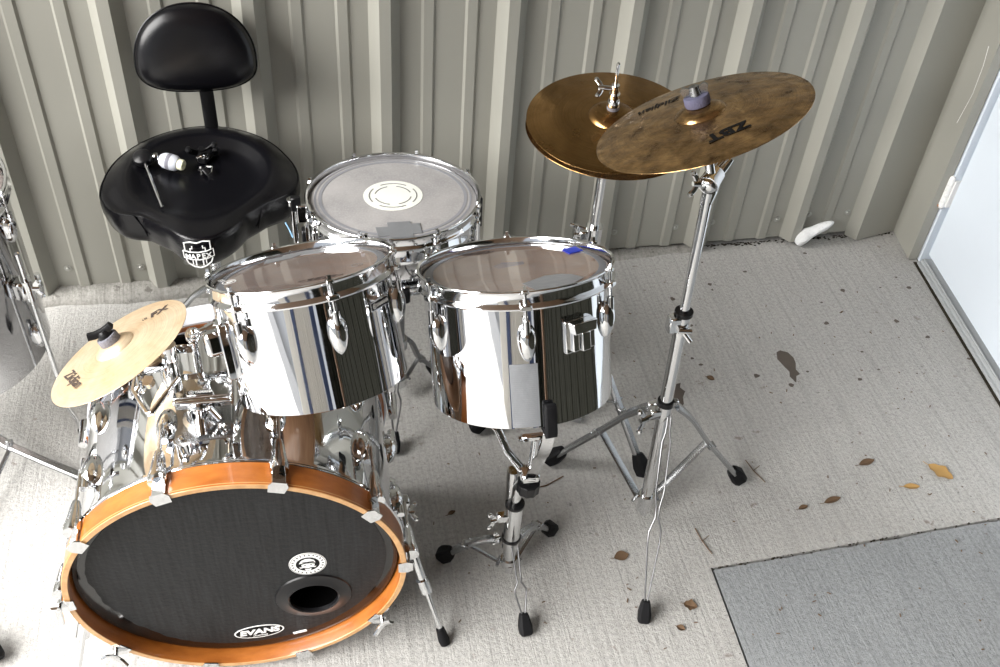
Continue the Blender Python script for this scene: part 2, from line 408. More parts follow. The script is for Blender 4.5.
# ribbed back wall
def ribs(x0, x1, start, pitch, depth, yb, sgn=-1, last=None):
    P = [(x0, 0)]; k = math.ceil((x0 - start) / pitch)
    while True:
        b = start + k * pitch
        if b + .08 > x1: break
        P += [(b, 0), (b + .022, depth), (b + .048, depth), (b + .072, 0)]
        for q in (.121, .223):
            if b + q + .04 < x1: P += [(b + q, 0), (b + q + .006, .0055), (b + q + .028, .0055), (b + q + .034, 0)]
        k += 1
    P += [(x1, 0)]; return P
def sheet(P, yb, z0, z1, mb, sgn=-1, t=.0015):
    n = len(P); vs = []
    for x, d in P:
        vs += [(x, yb + sgn * d, z0), (x, yb + sgn * d, z1), (x, yb + sgn * d + t, z0), (x, yb + sgn * d + t, z1)]
    fs = []
    for i in range(n - 1):
        a, b = i * 4, i * 4 + 4
        fs += [(a, b, b + 1, a + 1), (a + 2, a + 3, b + 3, b + 2), (a, a + 2, b + 2, b), (a + 1, b + 1, b + 3, a + 3)]
    mb._add(vs, fs)
mb = MB(); sheet(ribs(-5.2, 1.585, -.414, .2975, .032, WY), WY, .016, 2.76, mb)
wall = struct('wall_back', mb, 'siding', smooth=20)
mb = MB(); mb.box((-1.6, WY + .05, 1.37), (7.2, .06, 2.78)); obj('backing', mb, 'dirt', wall, smooth=0)
# screws along the foot of the wall
sc = MB(); sc.lathe([(.0001, .006), (.004, .0055), (.005, .004), (.005, .0018), (.0095, .0012), (.0098, 0)], 12, Matrix.Rotation(R(90), 4, 'X'))
s0 = obj('screw', sc, 'bolt', wall, smooth=30); first = True
for x, z in [(-.606, .082), (-.428, .069), (-.31, .075), (-.132, .08), (.856, .075), (1.037, .078), (1.147, .086), (1.348, .081), (1.445, .09), (1.568, .088), (.56, .08), (.74, .078)]:
    tr = Matrix.Translation((x, WY - .0003, z))
    if first: s0.matrix_basis = tr; first = False
    else: copyo(s0, wall, tr)
# corner trim: bends of the same sheet
def wallpath(name, pts, z0, z1, mat, t=.002, parent=None):
    mb = MB(); n = len(pts); vs = []; fs = []
    for i, (x, y) in enumerate(pts):
        a = Vector(pts[max(i - 1, 0)]); b = Vector(pts[min(i + 1, n - 1)]); d = (b - a).normalized(); nn = Vector((d.y, -d.x)) * -t
        vs += [(x, y, z0), (x, y, z1), (x + nn.x, y + nn.y, z0), (x + nn.x, y + nn.y, z1)]
    for i in range(n - 1):
        a, b = i * 4, i * 4 + 4; fs += [(a, b, b + 1, a + 1), (a + 2, a + 3, b + 3, b + 2), (a, a + 2, b + 2, b), (a + 1, b + 1, b + 3, a + 3)]
    mb._add(vs, fs); return struct(name, mb, mat, parent, smooth=15)
wallpath('trim_1', [(1.583, 2.2), (1.608, 2.17), (1.745, 2.199), (1.726, 2.066), (1.7535, 2.063), (1.7535, 2.09)], .004, 2.76, 'siding')
mb = MB(); mb.tube([(1.7320, 2.107, .662), (1.7305, 2.095, .613), (1.7300, 2.090, .538), (1.7305, 2.094, .509), (1.7320, 2.106, .439)], .0009, 5); obj('paint_scratch', mb, 'white', wall)
# door (plane leans a little off square, as photographed)
dd = Vector((1.70 - 1.755, 1.512 - 2.064, 0)).normalized(); ang = math.atan2(dd.y, dd.x)
DF = Matrix.Translation((1.757, 2.062, 0)) @ rotz(ang)   # local x along the door away from the corner, local y out of the porch side (+y = room?)
# room side is -X of world; local y = rot(dd, 90)
ysgn = -1 if (rotz(ang) @ Vector((0, 1, 0))).x > 0 else 1
door = thing('door_1', None, None, DF); door['kind'] = 'structure'
mb = MB(); mb.box((.010 + .5, -ysgn * .029, 1.07), (.975, .04, 2.06), bev=.002); obj('door_leaf', mb, 'doorpaint', door)
fr = thing('trim_2', None, None, DF); fr['kind'] = 'structure'
mb = MB(); mb.box((-.003, -ysgn * .0225, 1.07), (.020, .045, 2.14), bev=.001); mb.box((1.02, -ysgn * .018, 1.07), (.03, .045, 2.14), bev=.002); mb.box((.51, -ysgn * .01, 2.14), (1.04, .045, .04), bev=.002); obj('jamb', mb, 'doorpaint', fr)
mb = MB(); mb.box((.53, -ysgn * .024, .010), (1.03, .050, .018), bev=.003); mb.box((.53, ysgn * .004, .005), (1.03, .012, .010), bev=.002)
mb.box((.53, -ysgn * .006, .020), (1.02, .005, .005), bev=.001); obj('sill', mb, 'alu', fr)
mb = MB(); mb.box((.53, ysgn * .0135, .0012), (1.04, .009, .0024)); obj('sill_gap', mb, 'dirt', fr)
hg = MB()
for k in range(5): hg.cyl((.004, ysgn * .004, .2 + k * .018), (.004, ysgn * .004, .2165 + k * .018), .0085, seg=14)
hg.ball((.004, ysgn * .004, .2), .0085, seg=10); hg.ball((.004, ysgn * .004, .291), .0085, seg=10)
hg.box((.010, -ysgn * .012, .245), (.012, .02, .085)); hg2 = obj('hinge', hg, 'white', door, 'white painted butt hinge with rust at its foot')
mb = MB(); mb.cyl((.001, ysgn * .0045, .197), (.001, ysgn * .0045, .203), .0086, seg=14); obj('rust_patch', mb, 'rust', hg2)
# right wall beyond the door and the far building opposite, which the chrome mirrors
mb = MB(); P = ribs(0, 3.4, .1, .2975, .032, 0); T0 = DF @ Matrix.Translation((1.04, 0, 0)); mb.T = T0
sheet(P, 0, .01, 2.76, mb, sgn=ysgn); struct('wall_right', mb, 'shaded_siding', smooth=20)
mb = MB(); mb.T = DF; mb.box((.5, -ysgn * .01, 2.46), (1.08, .03, .58)); struct('trim_3', mb, 'siding', smooth=0)
# roof of the porch
mb = MB(); mb.box((1.9, -.5, 2.83), (7.0, 7.0, .16)); struct('ceiling', mb, 'soffit', smooth=0)

# mortar kerb at the foot of the wall
mb = MB(); nx = 190; rows = []
x0, x1 = -1.6, 1.12
rnd = random.Random(3)
prof = [(0, -.004), (.002, .009), (.010, .017), (.028, .021), (.046, .024), (.064, .022)]
ph = [rnd.uniform(0, 6) for _ in range(9)]
vs = []; fs = []
for i in range(nx + 1):
    x = x0 + (x1 - x0) * i / nx
    wob = .004 * math.sin(x * 9 + ph[0]) + .003 * math.sin(x * 23 + ph[1]) + .0015 * math.sin(x * 61 + ph[2])
    hh = 1 if x < .55 else max(.15, 1 - (x - .55) * 1.5)
    fr_ = 2.142 + wob + (0 if x < .5 else (x - .5) * .06)
    for j, (dy, z) in enumerate(prof):
        yy = min(fr_ + dy, WY + .005) if j else fr_
        vs.append((x, yy if j < 5 else WY + .006, z * hh + (rnd.gauss(0, .0016) if 0 < j < 5 else 0)))
k = len(prof)
for i in range(nx):
    for j in range(k - 1): fs.append((i * k + j, (i + 1) * k + j, (i + 1) * k + j + 1, i * k + j + 1))
mb._add(vs, fs); struct('baseboard_back', mb, 'mortar', smooth=60)
mb = MB()
for i in range(420):
    x = rnd.uniform(.8, 1.74); mb.ball((x, 2.2 - abs(rnd.gauss(0, .006)) + .002, .0005), rnd.uniform(.0008, .003), (1.8, 1, .6), 6)
tagk(obj('dirt_line', mb, 'dirt', None, 'line of dark dirt gathered where the ribbed wall meets the concrete', 'dirt'), kind='stuff')

# surroundings mirrored in the chrome: a building across the way
mb = MB(); sheet(ribs(-3.4, .3, 0, .2975, .032, 0), -5.2, -.2, 3.6, mb, sgn=1); struct('wall_front', mb, 'beige', smooth=20)
mb = MB(); sheet(ribs(.9, 6, 0, .2975, .032, 0), -3.4, -.2, 3.6, mb, sgn=1); struct('wall_front', mb, 'shaded_siding', smooth=20)
mb = MB(); mb.box((.6, -5.1, 1.6), (.55, .2, 3.6)); struct('trim_4', mb, 'navy')
mb = MB(); mb.box((-1.9, -4.6, 1.6), (.35, .35, 3.6)); struct('trim_5', mb, 'navy')
mb = MB(); mb.box((1.3, -2.0, 1.375), (.12, .12, 2.75), bev=.01); struct('trim_6', mb, 'soffit')

# ------------------------------------------------------------------ shared hardware builders
def lug_mesh(w, l, d, tip=1):
    """teardrop lug: local x out of the shell, z along the shell, pointed end at -z"""
    mb = MB(); n = 20; mm = 12
    vs = []; fs = []
    for i in range(mm + 1):
        t = i / mm; z = (t - .5) * l
        s_ = math.sin(PI * min(1, t * .62 + .0)) if False else math.sqrt(max(0, 1 - ((t - .62) / (.62 if t < .62 else .38)) ** 2))
        s_ = s_ ** (1.25 if t < .62 else .9); s_ = max(s_, .02)
        for k in range(n + 1):
            a = -PI / 2 + PI * k / n
            vs.append((max(0, math.cos(a)) ** .8 * d * s_, math.sin(a) * w / 2 * s_, z))
    for i in range(mm):
        for k in range(n): fs.append((i * (n + 1) + k, i * (n + 1) + k + 1, (i + 1) * (n + 1) + k + 1, (i + 1) * (n + 1) + k))
    mb._add(vs, fs); mb.tube([(d * .62, 0, l * .28), (d * .62, 0, l * .6)], w * .2, 12)
    return mb
def hoop_mesh(Ri, Ro, h=.03, flip=1):
    """triple flanged hoop: lip rolled out at the top, flange out at the bottom"""
    w = .0024
    pr = [(Ri, -h + .004), (Ri, -.003), (Ri + .001, -.0005), (Ri + .004, .0008), (Ro - .001, .0004), (Ro, -.0012), (Ro - .0008, -.003), (Ri + .0035, -.0042), (Ri + w, -.007),
          (Ri + w, -h + .010), (Ri + .0045, -h + .0065), (Ro - .0015, -h + .0055), (Ro, -h + .003), (Ro - .001, -h + .0005), (Ri + .003, -h)]
    mb = MB(); mb.lathe([(r, z * flip) for r, z in pr], 128, close=True); return mb
def rodmesh(x, z0, z1):
    mb = MB(); mb.cyl((x, 0, z0), (x, 0, z1), .0026, seg=10)
    mb.box((x, 0, z0 + .003), (.005, .005, .009)); mb.cyl((x, 0, z0 - .005), (x, 0, z0 - .002), .0062, seg=14); return mb
def tom(label, Mt, Ro, depth, phase, spec):
    t = thing('tom_drum', label, 'drum', Mt, group='clear-headed chrome toms'); Rs = Ro - .0105; Ri = Rs + .0035
    mb = MB(); mb.lathe([(Rs, -.016), (Rs, -depth + .001), (Rs - .001, -depth)], 128)
    mb.mi = 1; mb.lathe([(Rs - .001, -depth), (Rs - .008, -depth), (Rs - .0085, -depth + .001), (Rs - .0085, -.02), (Rs - .003, -.0155), (Rs, -.016)], 128)
    obj('shell', mb, ['shell', 'innerwood'], t)
    mb = MB(); mb.lathe([(.0001, -.0110), (Rs * .5, -.0110), (Rs - .014, -.0112), (Rs - .005, -.0118), (Rs + .001, -.0155), (Rs + .0025, -.021)], 96)
    hd = obj('drum_head', mb, 'clear', t)
    mb = MB(); mb.lathe([(Rs - .016, -.0106), (Rs - .005, -.0114), (Rs - .004, -.0118), (Rs - .0165, -.0112)], 96, close=True); obj('head_collar', mb, 'headring', hd)
    obj('hoop', hoop_mesh(Ri, Ro), 'hoop', t, smooth=28)
    lm = lug_mesh(.030, .064, .019); rd = rodmesh(Ri + .0078, .002, -.062)
    er = MB(); er.box((Ri + .007, 0, -.024), (.016, .019, .009), bev=.002); er.box((Ri + .008, 0, -.0), (.011, .012, .006), bev=.0015)
    l0 = r0 = e0 = None
    for k in range(6):
        a = phase + k * PI / 3; A = rotz(a); L = A @ Matrix.Translation((Rs - .001, 0, -.084))
        if l0 is None: l0 = obj('lug', lm, 'chrome', t, tr=L); r0 = obj('tension_rod', rd, 'chrome', t, tr=A); e0 = obj('hoop_ear', er, 'chrome', t, tr=A)
        else: copyo(l0, t, L); copyo(r0, t, A); copyo(e0, t, A)
    return t, Rs, Ri, hd
def badge(parent, A, w=.042, h=.014, txt='YAMAHA', sz=.0075):
    b_ = MB(); b_.box((0, 0, .0008), (w, h, .0016), bev=.0004); o = obj('badge', b_, 'chrome', parent, 'black badge lettered YAMAHA with a white border', tr=A)
    b2 = MB(); b2.box((0, 0, .0019), (w - .003, h - .003, .0008)); obj('badge_face', b2, 'black', o)
    text_obj('lettering', txt, sz, 'white', o, Matrix.Translation((.0055, -.0002, .0026)), .0003, .0002, sx=1.0)
    b3 = MB(); ringmesh(b3, .0042, .0042, .0009, .0004, Matrix.Translation((-w / 2 + .0075, 0, .0023)))
    for k in range(3): b3.box((-w / 2 + .0075, 0, .0024), (.0068, .0007, .0004), Matrix.Rotation(PI / 6 + k * PI / 3, 3, 'Z'))
    obj('emblem', b3, 'white', o); return o
def patch(parent, name, mat, out, z, lab=None, t=.0006, wav=0, tr=None):
    mb = MB(); mb.prism(out, t, Matrix.Translation((0, 0, z))); return obj(name, mb, mat, parent, lab, tr=tr)
def rubber_foot(mb, p, d, w=.021, l=.05, h=.024):
    """block shaped rubber foot: sits with its lower end at p, running up along d"""
    d = Vector(d).normalized(); s_ = d.cross(Vector((0, 0, 1))).normalized(); u = s_.cross(d)
    P = Vector(p); rings = []
    for t, ws, hs in ((0, .72, .6), (.08, .95, .9), (.45, 1.0, 1.0), (.9, .72, .72), (1, .6, .6)):
        c = P + d * l * t; rr = []
        for a, b in ((-1, -.6), (-.6, -1), (.6, -1), (1, -.6), (1, .6), (.6, 1), (-.6, 1), (-1, .6)): rr.append(c + s_ * a * w / 2 * ws + u * b * h / 2 * hs)
        rings += rr
    fs = [tuple(range(8))[::-1], tuple(32 + k for k in range(8))]
    for i in range(4):
        for k in range(8): fs.append((i * 8 + k, i * 8 + (k + 1) % 8, i * 8 + 8 + (k + 1) % 8, i * 8 + 8 + k))
    mb._add(rings, fs)
def wingnut(mb, c, ax, sp, s=1):
    """wing nut at c: axis ax, wings along sp; obj() makes it a part of its own"""
    host = mb; mb = MB(); mb.T = host.T.copy(); host.nuts.append(mb)
    c = Vector(c); ax = Vector(ax).normalized(); sp = Vector(sp); sp = (sp - ax * sp.dot(ax)).normalized()
    mb.cyl(c - ax * .005 * s, c + ax * .008 * s, .006 * s, .0045 * s, 12)
    for q in (-1, 1):
        mb.bar([c + sp * q * .004 * s, c + sp * q * .012 * s + ax * .004 * s, c + sp * q * .019 * s + ax * .010 * s], .010 * s, .0032 * s, ax)
        mb.ball(c + sp * q * .019 * s + ax * .010 * s, .0052 * s, (1, 1, 1), 8)
def wire_leg(parent, top, foot, side, prof, r=.0028, footl=.05, fw=.021, label=None):
    """pair of bent wires from top down to a rubber foot"""
    top, foot, side = Vector(top), Vector(foot), Vector(side).normalized()
    d = (top - foot).normalized(); mb = MB()
    ft_ = foot + d * footl * .8
    for q in (-1, 1): mb.tube([top.lerp(ft_, t) + side * q * w for t, w in prof], r, 8)
    lg = obj('leg', mb, 'wire', parent, label)
    f_ = MB(); rubber_foot(f_, foot - d * .001, d, fw, footl, fw * 1.1); obj('rubber_foot', f_, 'rubber', lg); return lg
def bar_leg(parent, top, mid, foot, low, w, mat='legmetal', footl=.05, fw=.034, jt=.5, kink=.012, brace_mat=None):
    """flat arm from the top collar to the foot with a brace from mid to the low collar; all local"""
    top, mid, foot, low = map(Vector, (top, mid, foot, low)); h = Vector((foot.x - top.x, foot.y - top.y, 0)).normalized(); side = h.cross(Vector((0, 0, 1)))
    c1 = top.lerp(mid, .45) + Vector((0, 0, kink)); end = mid.lerp(foot, .78); end2 = foot
    mb = MB(); mb.bar([top, top.lerp(mid, .2) + Vector((0, 0, kink * .6)), c1, mid, mid.lerp(foot, .5), end], w, .0105, side)
    for q in (-1, 1): mb.bar([top, c1, mid, mid.lerp(foot, .6)], .0025, .012, (0, 0, 1)) if False else None
    mb.box(tuple(mid.lerp(foot, .12)), (.017, .017, .010), Matrix.Rotation(math.atan2(h.y, h.x), 3, 'Z'), bev=.001)
    mb.cyl(mid - side * w * .7, mid + side * w * .7, .0035, seg=8)
    lg = obj('leg', mb, mat, parent, bevel=.0008)
    b_ = MB(); b_.bar([mid + Vector((0, 0, -.004)), low], w * .62, .0028, side); b_.cyl(low - side * w * .7, low + side * w * .7, .0034, seg=8)
    obj('brace', b_, brace_mat or mat, lg)
    f_ = MB(); d = (mid - foot).normalized(); rubber_foot(f_, foot, d, fw, footl, fw * 1.05); obj('rubber_foot', f_, 'rubber', lg); return lg

# ------------------------------------------------------------------ bass drum
BC = Vector((-.159, 1.036, .297)); BM = frame((-.018, -1, -.040), (1, 0, 0), BC)   # local x = +X, y = +Z, z = towards the viewer
BI = BM.inverted()
bass = thing('bass_drum', 'large chrome bass drum with amber wooden hoops and a black front head, nearest the viewer', 'drum', BM)
mb = MB(); mb.lathe([(.272, -.05), (.272, -.362)], 160); mb.mi = 1; mb.lathe([(.2645, -.362), (.2645, -.05)], 160); obj('shell', mb, ['shell', 'innerwood'], bass)
for nm, z0, z1, s_ in (('front', 0, -.043, 1), ('rear', -.362, -.405, -1)):
    mb = MB(); mb.lathe([(.2838, z0 - .001 * s_), (.2838, z1), (.2745, z1), (.2735, z0 - .001 * s_)] if s_ > 0 else [(.2805, z0), (.2805, z1), (.2715, z1), (.2735, z0)], 160, close=False)
    mb.mi = 1; e = z0
    mb.lathe([(.2838 if s_ > 0 else .2805, e - .001 * (s_ > 0)), (.283 if s_ > 0 else .2802, e), (.2742, e), (.2735, e - .001 * (s_ > 0))], 160)
    hp = obj('wooden_hoop', mb, ['hoopwood', 'plywood'] if s_ > 0 else ['palehoop', 'palehoop'], bass, 'amber maple hoop with a pale ply edge' if s_ > 0 else 'pale rear hoop')
    if s_ < 0:
        g = MB(); g.lathe([(.2722, -.3605), (.2765, -.3605), (.2765, -.3618), (.2722, -.3618)], 160, close=True); obj('edge_line', g, 'hoopwood', hp)
    if s_ > 0:
        g = MB(); g.lathe([(.28385, -.0035), (.2843, -.0035), (.2843, -.0048), (.28385, -.0048)], 160, close=True); obj('edge_line', g, 'plywood', hp)
mb = MB()
mb.lathe([(.2725, -.0432), (.2832, -.0434), (.2838, -.0445), (.2832, -.0462), (.2815, -.0470), (.2815, -.0490), (.2828, -.0500), (.2828, -.0525), (.2805, -.0540), (.2805, -.0565), (.2770, -.0585), (.2725, -.0590)], 160)
obj('head_flange', mb, 'hoop', bass)
hm = MB(); hm.lathe([(.262, -.0271), (.264, -.0272), (.270, -.029), (.2732, -.036)], 120)
ou = []; ho = []
for i in range(120):
    t = 2 * PI * i / 120; dx, dy = math.cos(t), math.sin(t); bq = .118 * dx - .103 * dy; k_ = -bq + math.sqrt(bq * bq - (.118 ** 2 + .103 ** 2 - .262 ** 2))
    ou.append((.118 + dx * k_, -.103 + dy * k_, -.0271)); ho.append((.118 + .0445 * dx, -.103 + .0445 * dy, -.0271))
hm._add(ou + ho, [(i, (i + 1) % 120, 120 + (i + 1) % 120, 120 + i) for i in range(120)])
bh = obj('front_head', hm, 'headblack', bass, 'black front head, matte patch inside a glossy rim')
# matte patch with a slightly ragged edge
hx0, hy0 = .118, -.103; ou = []; ho = []
for i in range(240):
    t = 2 * PI * i / 240; dx, dy = math.cos(t), math.sin(t); ox, oy = hx0, hy0 - .006
    bq = ox * dx + oy * dy; k_ = -bq + math.sqrt(bq * bq - (ox * ox + oy * oy - .25 ** 2)); X_, Y_ = hx0 + dx * k_, hy0 + dy * k_
    a = math.atan2(Y_ - .006, X_) % (2 * PI); ragged = PI * .93 < a < PI * 1.35
    f = 1 + .002 * math.sin(a * 17) + ((.006 * math.sin(a * 19) + .005 * math.sin(a * 47) - .045 * math.sin((a - PI * .93) / .42)) if ragged else 0)
    ou.append((X_ * f, Y_ * f, -.0262)); ho.append((hx0 + .066 * dx, hy0 + .066 * dy, -.0262))
mb = MB(); mb._add(ou + ho, [(i, (i + 1) % 240, 240 + (i + 1) % 240, 240 + i) for i in range(240)]); obj('matte_patch', mb, 'headmatte', bh)
# sound port
PT = Matrix.Translation((.118, -.103, -.0262))
mb = MB(); mb.lathe([(.0690, 0), (.0675, .0028), (.060, .0035), (.052, .0062), (.046, .0085), (.0435, .0065), (.0425, .001)], 72, PT)
obj('sound_port', mb, 'plastic', bass, 'round black port ring low on the right of the head')
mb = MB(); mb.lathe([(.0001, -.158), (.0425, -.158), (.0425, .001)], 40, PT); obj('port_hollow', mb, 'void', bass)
# disc sticker with a bearded face in a hat
ST = Matrix.Translation((.114, .004, -.0258))
mb = MB(); mb.lathe([(.0001, .0008), (.0322, .0008), (.0324, 0)], 48, ST @ Matrix.Diagonal((1, 1.05, 1, 1))); sk = obj('round_sticker', mb, 'white', bh, 'white round sticker with a black face drawing')
mb = MB(); A = ST @ Matrix.Translation((0, 0, .0007))
mb.prism(ell(.0205, .0205, 36), .0004, A); ringmesh(mb, .031, .0325, .0006, .0004, A)
for k in range(22):
    a = k * 2 * PI / 22; mb.box(tuple(A @ Vector((.0262 * math.cos(a), .0275 * math.sin(a), .0003))), (.0022, .0035, .0003), Matrix.Rotation(a - PI / 2 + (k % 3) * .3, 3, 'Z'))
obj('dark_disc', mb, 'black', sk)
mb = MB(); A = ST @ Matrix.Translation((0, 0, .0011))
mb.prism([(-.015, .003), (-.011, .012), (-.004, .0165), (.004, .0165), (.011, .012), (.0135, .004), (.006, .0055), (-.004, .0055)], .0004, A)
mb.prism([(-.011, -.0005), (-.004, .002), (.006, .002), (.012, -.0005), (.0105, -.008), (.014, -.0075), (.0125, -.011), (.006, -.0095), (0, -.0125), (-.006, -.0095), (-.013, -.0115), (-.015, -.0075), (-.0105, -.0085)], .0004, A)
mb.prism([(-.006, -.013), (0, -.0155), (.006, -.0135), (.004, -.019), (-.004, -.019)], .0004, A); obj('face_print', mb, 'white', sk)
mb = MB(); A = ST @ Matrix.Translation((0, 0, .0014)); mb.box(tuple(A @ Vector((-.0045, -.002, 0))), (.004, .002, .0004)); mb.box(tuple(A @ Vector((.0055, -.002, 0))), (.004, .002, .0004)); mb.prism([(-.009, .0075), (.011, .0085), (.011, .0065), (-.009, .0055)], .0004, A); obj('eyes_print', mb, 'black', sk)
# oval maker's mark
ET = Matrix.Translation((.0115, -.2075, -.0256)) @ rotz(R(5)); mb = MB(); mb.prism(ell(.046, .0215, 48), .0008, ET); ev = obj('oval_logo', mb, 'white', bh, 'white oval outline lettered EVANS')
mb = MB(); mb.prism(ell(.043, .0188, 48), .0004, ET @ Matrix.Translation((0, 0, .0006))); obj('oval_ground', mb, 'black', ev)
text_obj('lettering', 'EVANS', .0225, 'white', ev, ET @ Matrix.Translation((0, .001, .0014)), .0003, .0011, .18, 1.08)
text_obj('lettering', 'DRUMHEADS', .0045, 'white', ev, ET @ Matrix.Translation((0, -.0128, .0014)), .0002, .0001)
mb = MB(); mb.box((.085, -.2275, -.0256), (.026, .0065, .001), Matrix.Rotation(R(14), 3, 'Z')); obj('label_strip', mb, 'white', bh)
# ten claws, rods and lugs
cl = MB()
cl.prism([(-.013, -.0155), (-.016, 0), (-.011, .010), (.011, .010), (.016, 0), (.013, -.0155)], .0022, Matrix.Translation((.2845, 0, .0006)) @ rotz(-PI / 2))
cl.box((.2885, 0, -.014), (.0045, .022, .032), bev=.0012)
cl.lathe([(.0001, .002), (.0145, .001), (.0155, -.008), (.0125, -.022), (.0095, -.046), (.0065, -.058), (.0001, -.059)], 20, Matrix.Translation((.2935, 0, -.022)))
tk = MB(); tk.cyl((.2935, 0, -.07), (.2935, 0, -.135), .0034, seg=10)
th = MB(); th.cyl((.2935, 0, -.01), (.2935, 0, .014), .0045, seg=10); th.bar([(.2935, -.026, .020), (.2935, -.012, .014), (.2935, 0, .012), (.2935, .012, .014), (.2935, .026, .020)], .011, .004, (1, 0, 0))
lgm = lug_mesh(.036, .070, .022)
c0 = None
for k in range(10):
    a = R(72.5 + 36 * k) ; A = rotz(a); L = A @ Matrix.Translation((.271, 0, -.150)) @ Matrix.Rotation(0, 4, 'X'); L2 = A @ Matrix.Translation((.271, 0, -.262)) @ Matrix.Rotation(PI, 4, 'X')
    if c0 is None:
        c0 = obj('claw', cl, 'chrome', bass, tr=A, smooth=30); l0 = obj('lug', lgm, 'chrome', bass, tr=L @ Matrix.Rotation(PI, 4, 'X') @ Matrix.Rotation(PI, 4, 'X')); r0 = obj('tension_rod', tk, 'chrome', bass, tr=A)
        copyo(l0, bass, L2)
    else:
        copyo(c0, bass, A); copyo(l0, bass, L); copyo(r0, bass, A); copyo(l0, bass, L2)
    ad = (math.degrees(a)) % 360
    if k in (3, 4, 5, 7, 6): obj('wing_key' , th, 'chrome', bass, tr=A) if k in (3, 4, 7) else None
# rear claws: plain plates over the rear hoop
rc = MB(); rc.box((.287, 0, -.385), (.004, .024, .05), bev=.001); rc.box((.280, 0, -.4065), (.016, .024, .003)); rc.cyl((.2925, 0, -.34), (.2925, 0, -.395), .0085, .0115, 14)
r0 = None
for k in range(10):
    A = rotz(R(72.5 + 36 * k))
    if r0 is None: r0 = obj('rear_claw', rc, 'chrome', bass, tr=A)
    else: copyo(r0, bass, A)
# spurs (built in world space, then brought into the drum's frame)
def spur(mirror):
    W = lambda p: BI @ Vector(((p[0] if not mirror else 2 * BC.x - p[0] + .03), p[1], p[2]))
    mb = MB(); mb.lathe([(.0001, .020), (.018, .018), (.024, .010), (.027, 0)], 24, BI @ frame((1 if not mirror else -1, 0, .1), (0, 1, 0), (BC.x + (.268 if not mirror else -.268), 1.21, .29)))
    sp = obj('spur', mb, 'chrome', bass)
    m2 = MB(); m2.tube([W((.118, 1.205, .300)), W((.128, 1.175, .27)), W((.139, 1.15, .225))], [.013, .0135, .0115], 16); m2.box(tuple(W((.139, 1.19, .27))), (.02, .03, .022), bev=.003)
    m2.tube([W((.134, 1.16, .245)), W((.166, 1.105, .125))], .0088, 16); obj('spur_sleeve', m2, 'chrome', sp)
    m2 = MB(); m2.tube([W((.163, 1.109, .134)), W((.171, 1.097, .108))], .0125, 16); wingnut(m2, W((.150, 1.175, .26)), (1, 0, 0), (0, 0, 1), .9); obj('spur_collar', m2, 'chrome', sp)
    m2 = MB(); m2.tube([W((.166, 1.105, .125)), W((.197, 1.050, .018))], .0055, 12); obj('spur_rod', m2, 'chrome', sp)
    m2 = MB(); m2.tube([W((.1925, 1.057, .034)), W((.199, 1.046, .010)), W((.2015, 1.041, .001))], [.0085, .0115, .0095], 16); obj('rubber_tip', m2, 'rubber', sp)
spur(False); spur(True)
# tom mount plate on top of the shell
ang0 = math.acos((-.186 - BC.x) / .272); nn = Vector((math.cos(ang0), 0, math.sin(ang0)))
PMx = BI @ frame(nn, (1, 0, 0), BC + nn * .273 + Vector((0, 1.172 - BC.y, 0)))
mp = MB(); q = .044
oct_ = [(-q + .01, -q), (q - .01, -q), (q, -q + .01), (q, q - .01), (q - .01, q), (-q + .01, q), (-q, q - .01), (-q, -q + .01)]
mp.prism([(x * 1.08, y * 1.08) for x, y in oct_], .003, PMx @ Matrix.Translation((0, 0, -.003))); mp.prism(oct_, .0045, PMx @ Matrix.Translation((0, 0, .0)))
mp.lathe([(.032, .004), (.031, .012), (.024, .016), (.022, .024), (.0001, .024)], 32, PMx)
mount = obj('tom_mount', mp, 'legmetal', bass, 'square chrome tom mount plate with four corner screws')
for sx in (-1, 1):
    for sy in (-1, 1):
        ms = MB()
        ms.lathe([(.0001, .0042), (.002, .0042), (.0028, .0055), (.0055, .0050), (.006, .003)], 12, PMx @ Matrix.Translation((sx * .034, sy * .034, .002))); obj('screw', ms, 'chrome', mount)
# clamp yoke, key bolt and handle
mb = MB(); mb.box(tuple(PMx @ Vector((-.014, 0, .028))), (.007, .026, .03), bev=.002); mb.box(tuple(PMx @ Vector((.014, 0, .028))), (.007, .026, .03), bev=.002)
mb.ball(PMx @ Vector((0, .002, .036)), .017, seg=18); mb.tube([PMx @ Vector((0, -.012, .034)), PMx @ Vector((0, -.034, .018))], [.006, .005], 12)
mb.tube([PMx @ Vector((0, -.02, .026)), PMx @ Vector((.0, -.04, .010))], .0095, 14); wingnut(mb, PMx @ Vector((.028, -.030, .014)), (0, 0, 1), (1, 1, 0), .7)
mb.tube([PMx @ Vector((.014, -.004, .036)), PMx @ Vector((.03, -.022, .02))], [.007, .006], 12)
obj('mount_clamp', mb, 'chrome', mount)
# receiver block above with maker's badge
BK = BI @ frame((0, -.1, 1), (1, 0, 0), (-.178, 1.195, .625))
mb = MB(); mb.prism([(-.048, -.024), (.040, -.024), (.043, -.020), (.043, .016), (.036, .026), (-.048, .026)], .030, BK @ Matrix.Translation((0, 0, -.026))); mb.box(tuple(BK @ Vector((-.004, -.026, -.004))), (.092, .010, .012), bev=.003)
blk = obj('receiver_block', mb, 'chrome', mount, bevel=.0015)
mb = MB(); mb.lathe([(.0075, .0008), (.0075, -.0005), (.0001, -.0005)], 18, BK @ Matrix.Translation((.028, .006, .0044))); obj('bolt_hole', mb, 'black', blk)
badge(blk, BK @ Matrix.Translation((-.006, -.0165, .0043)), .042, .0105, sz=.0068)
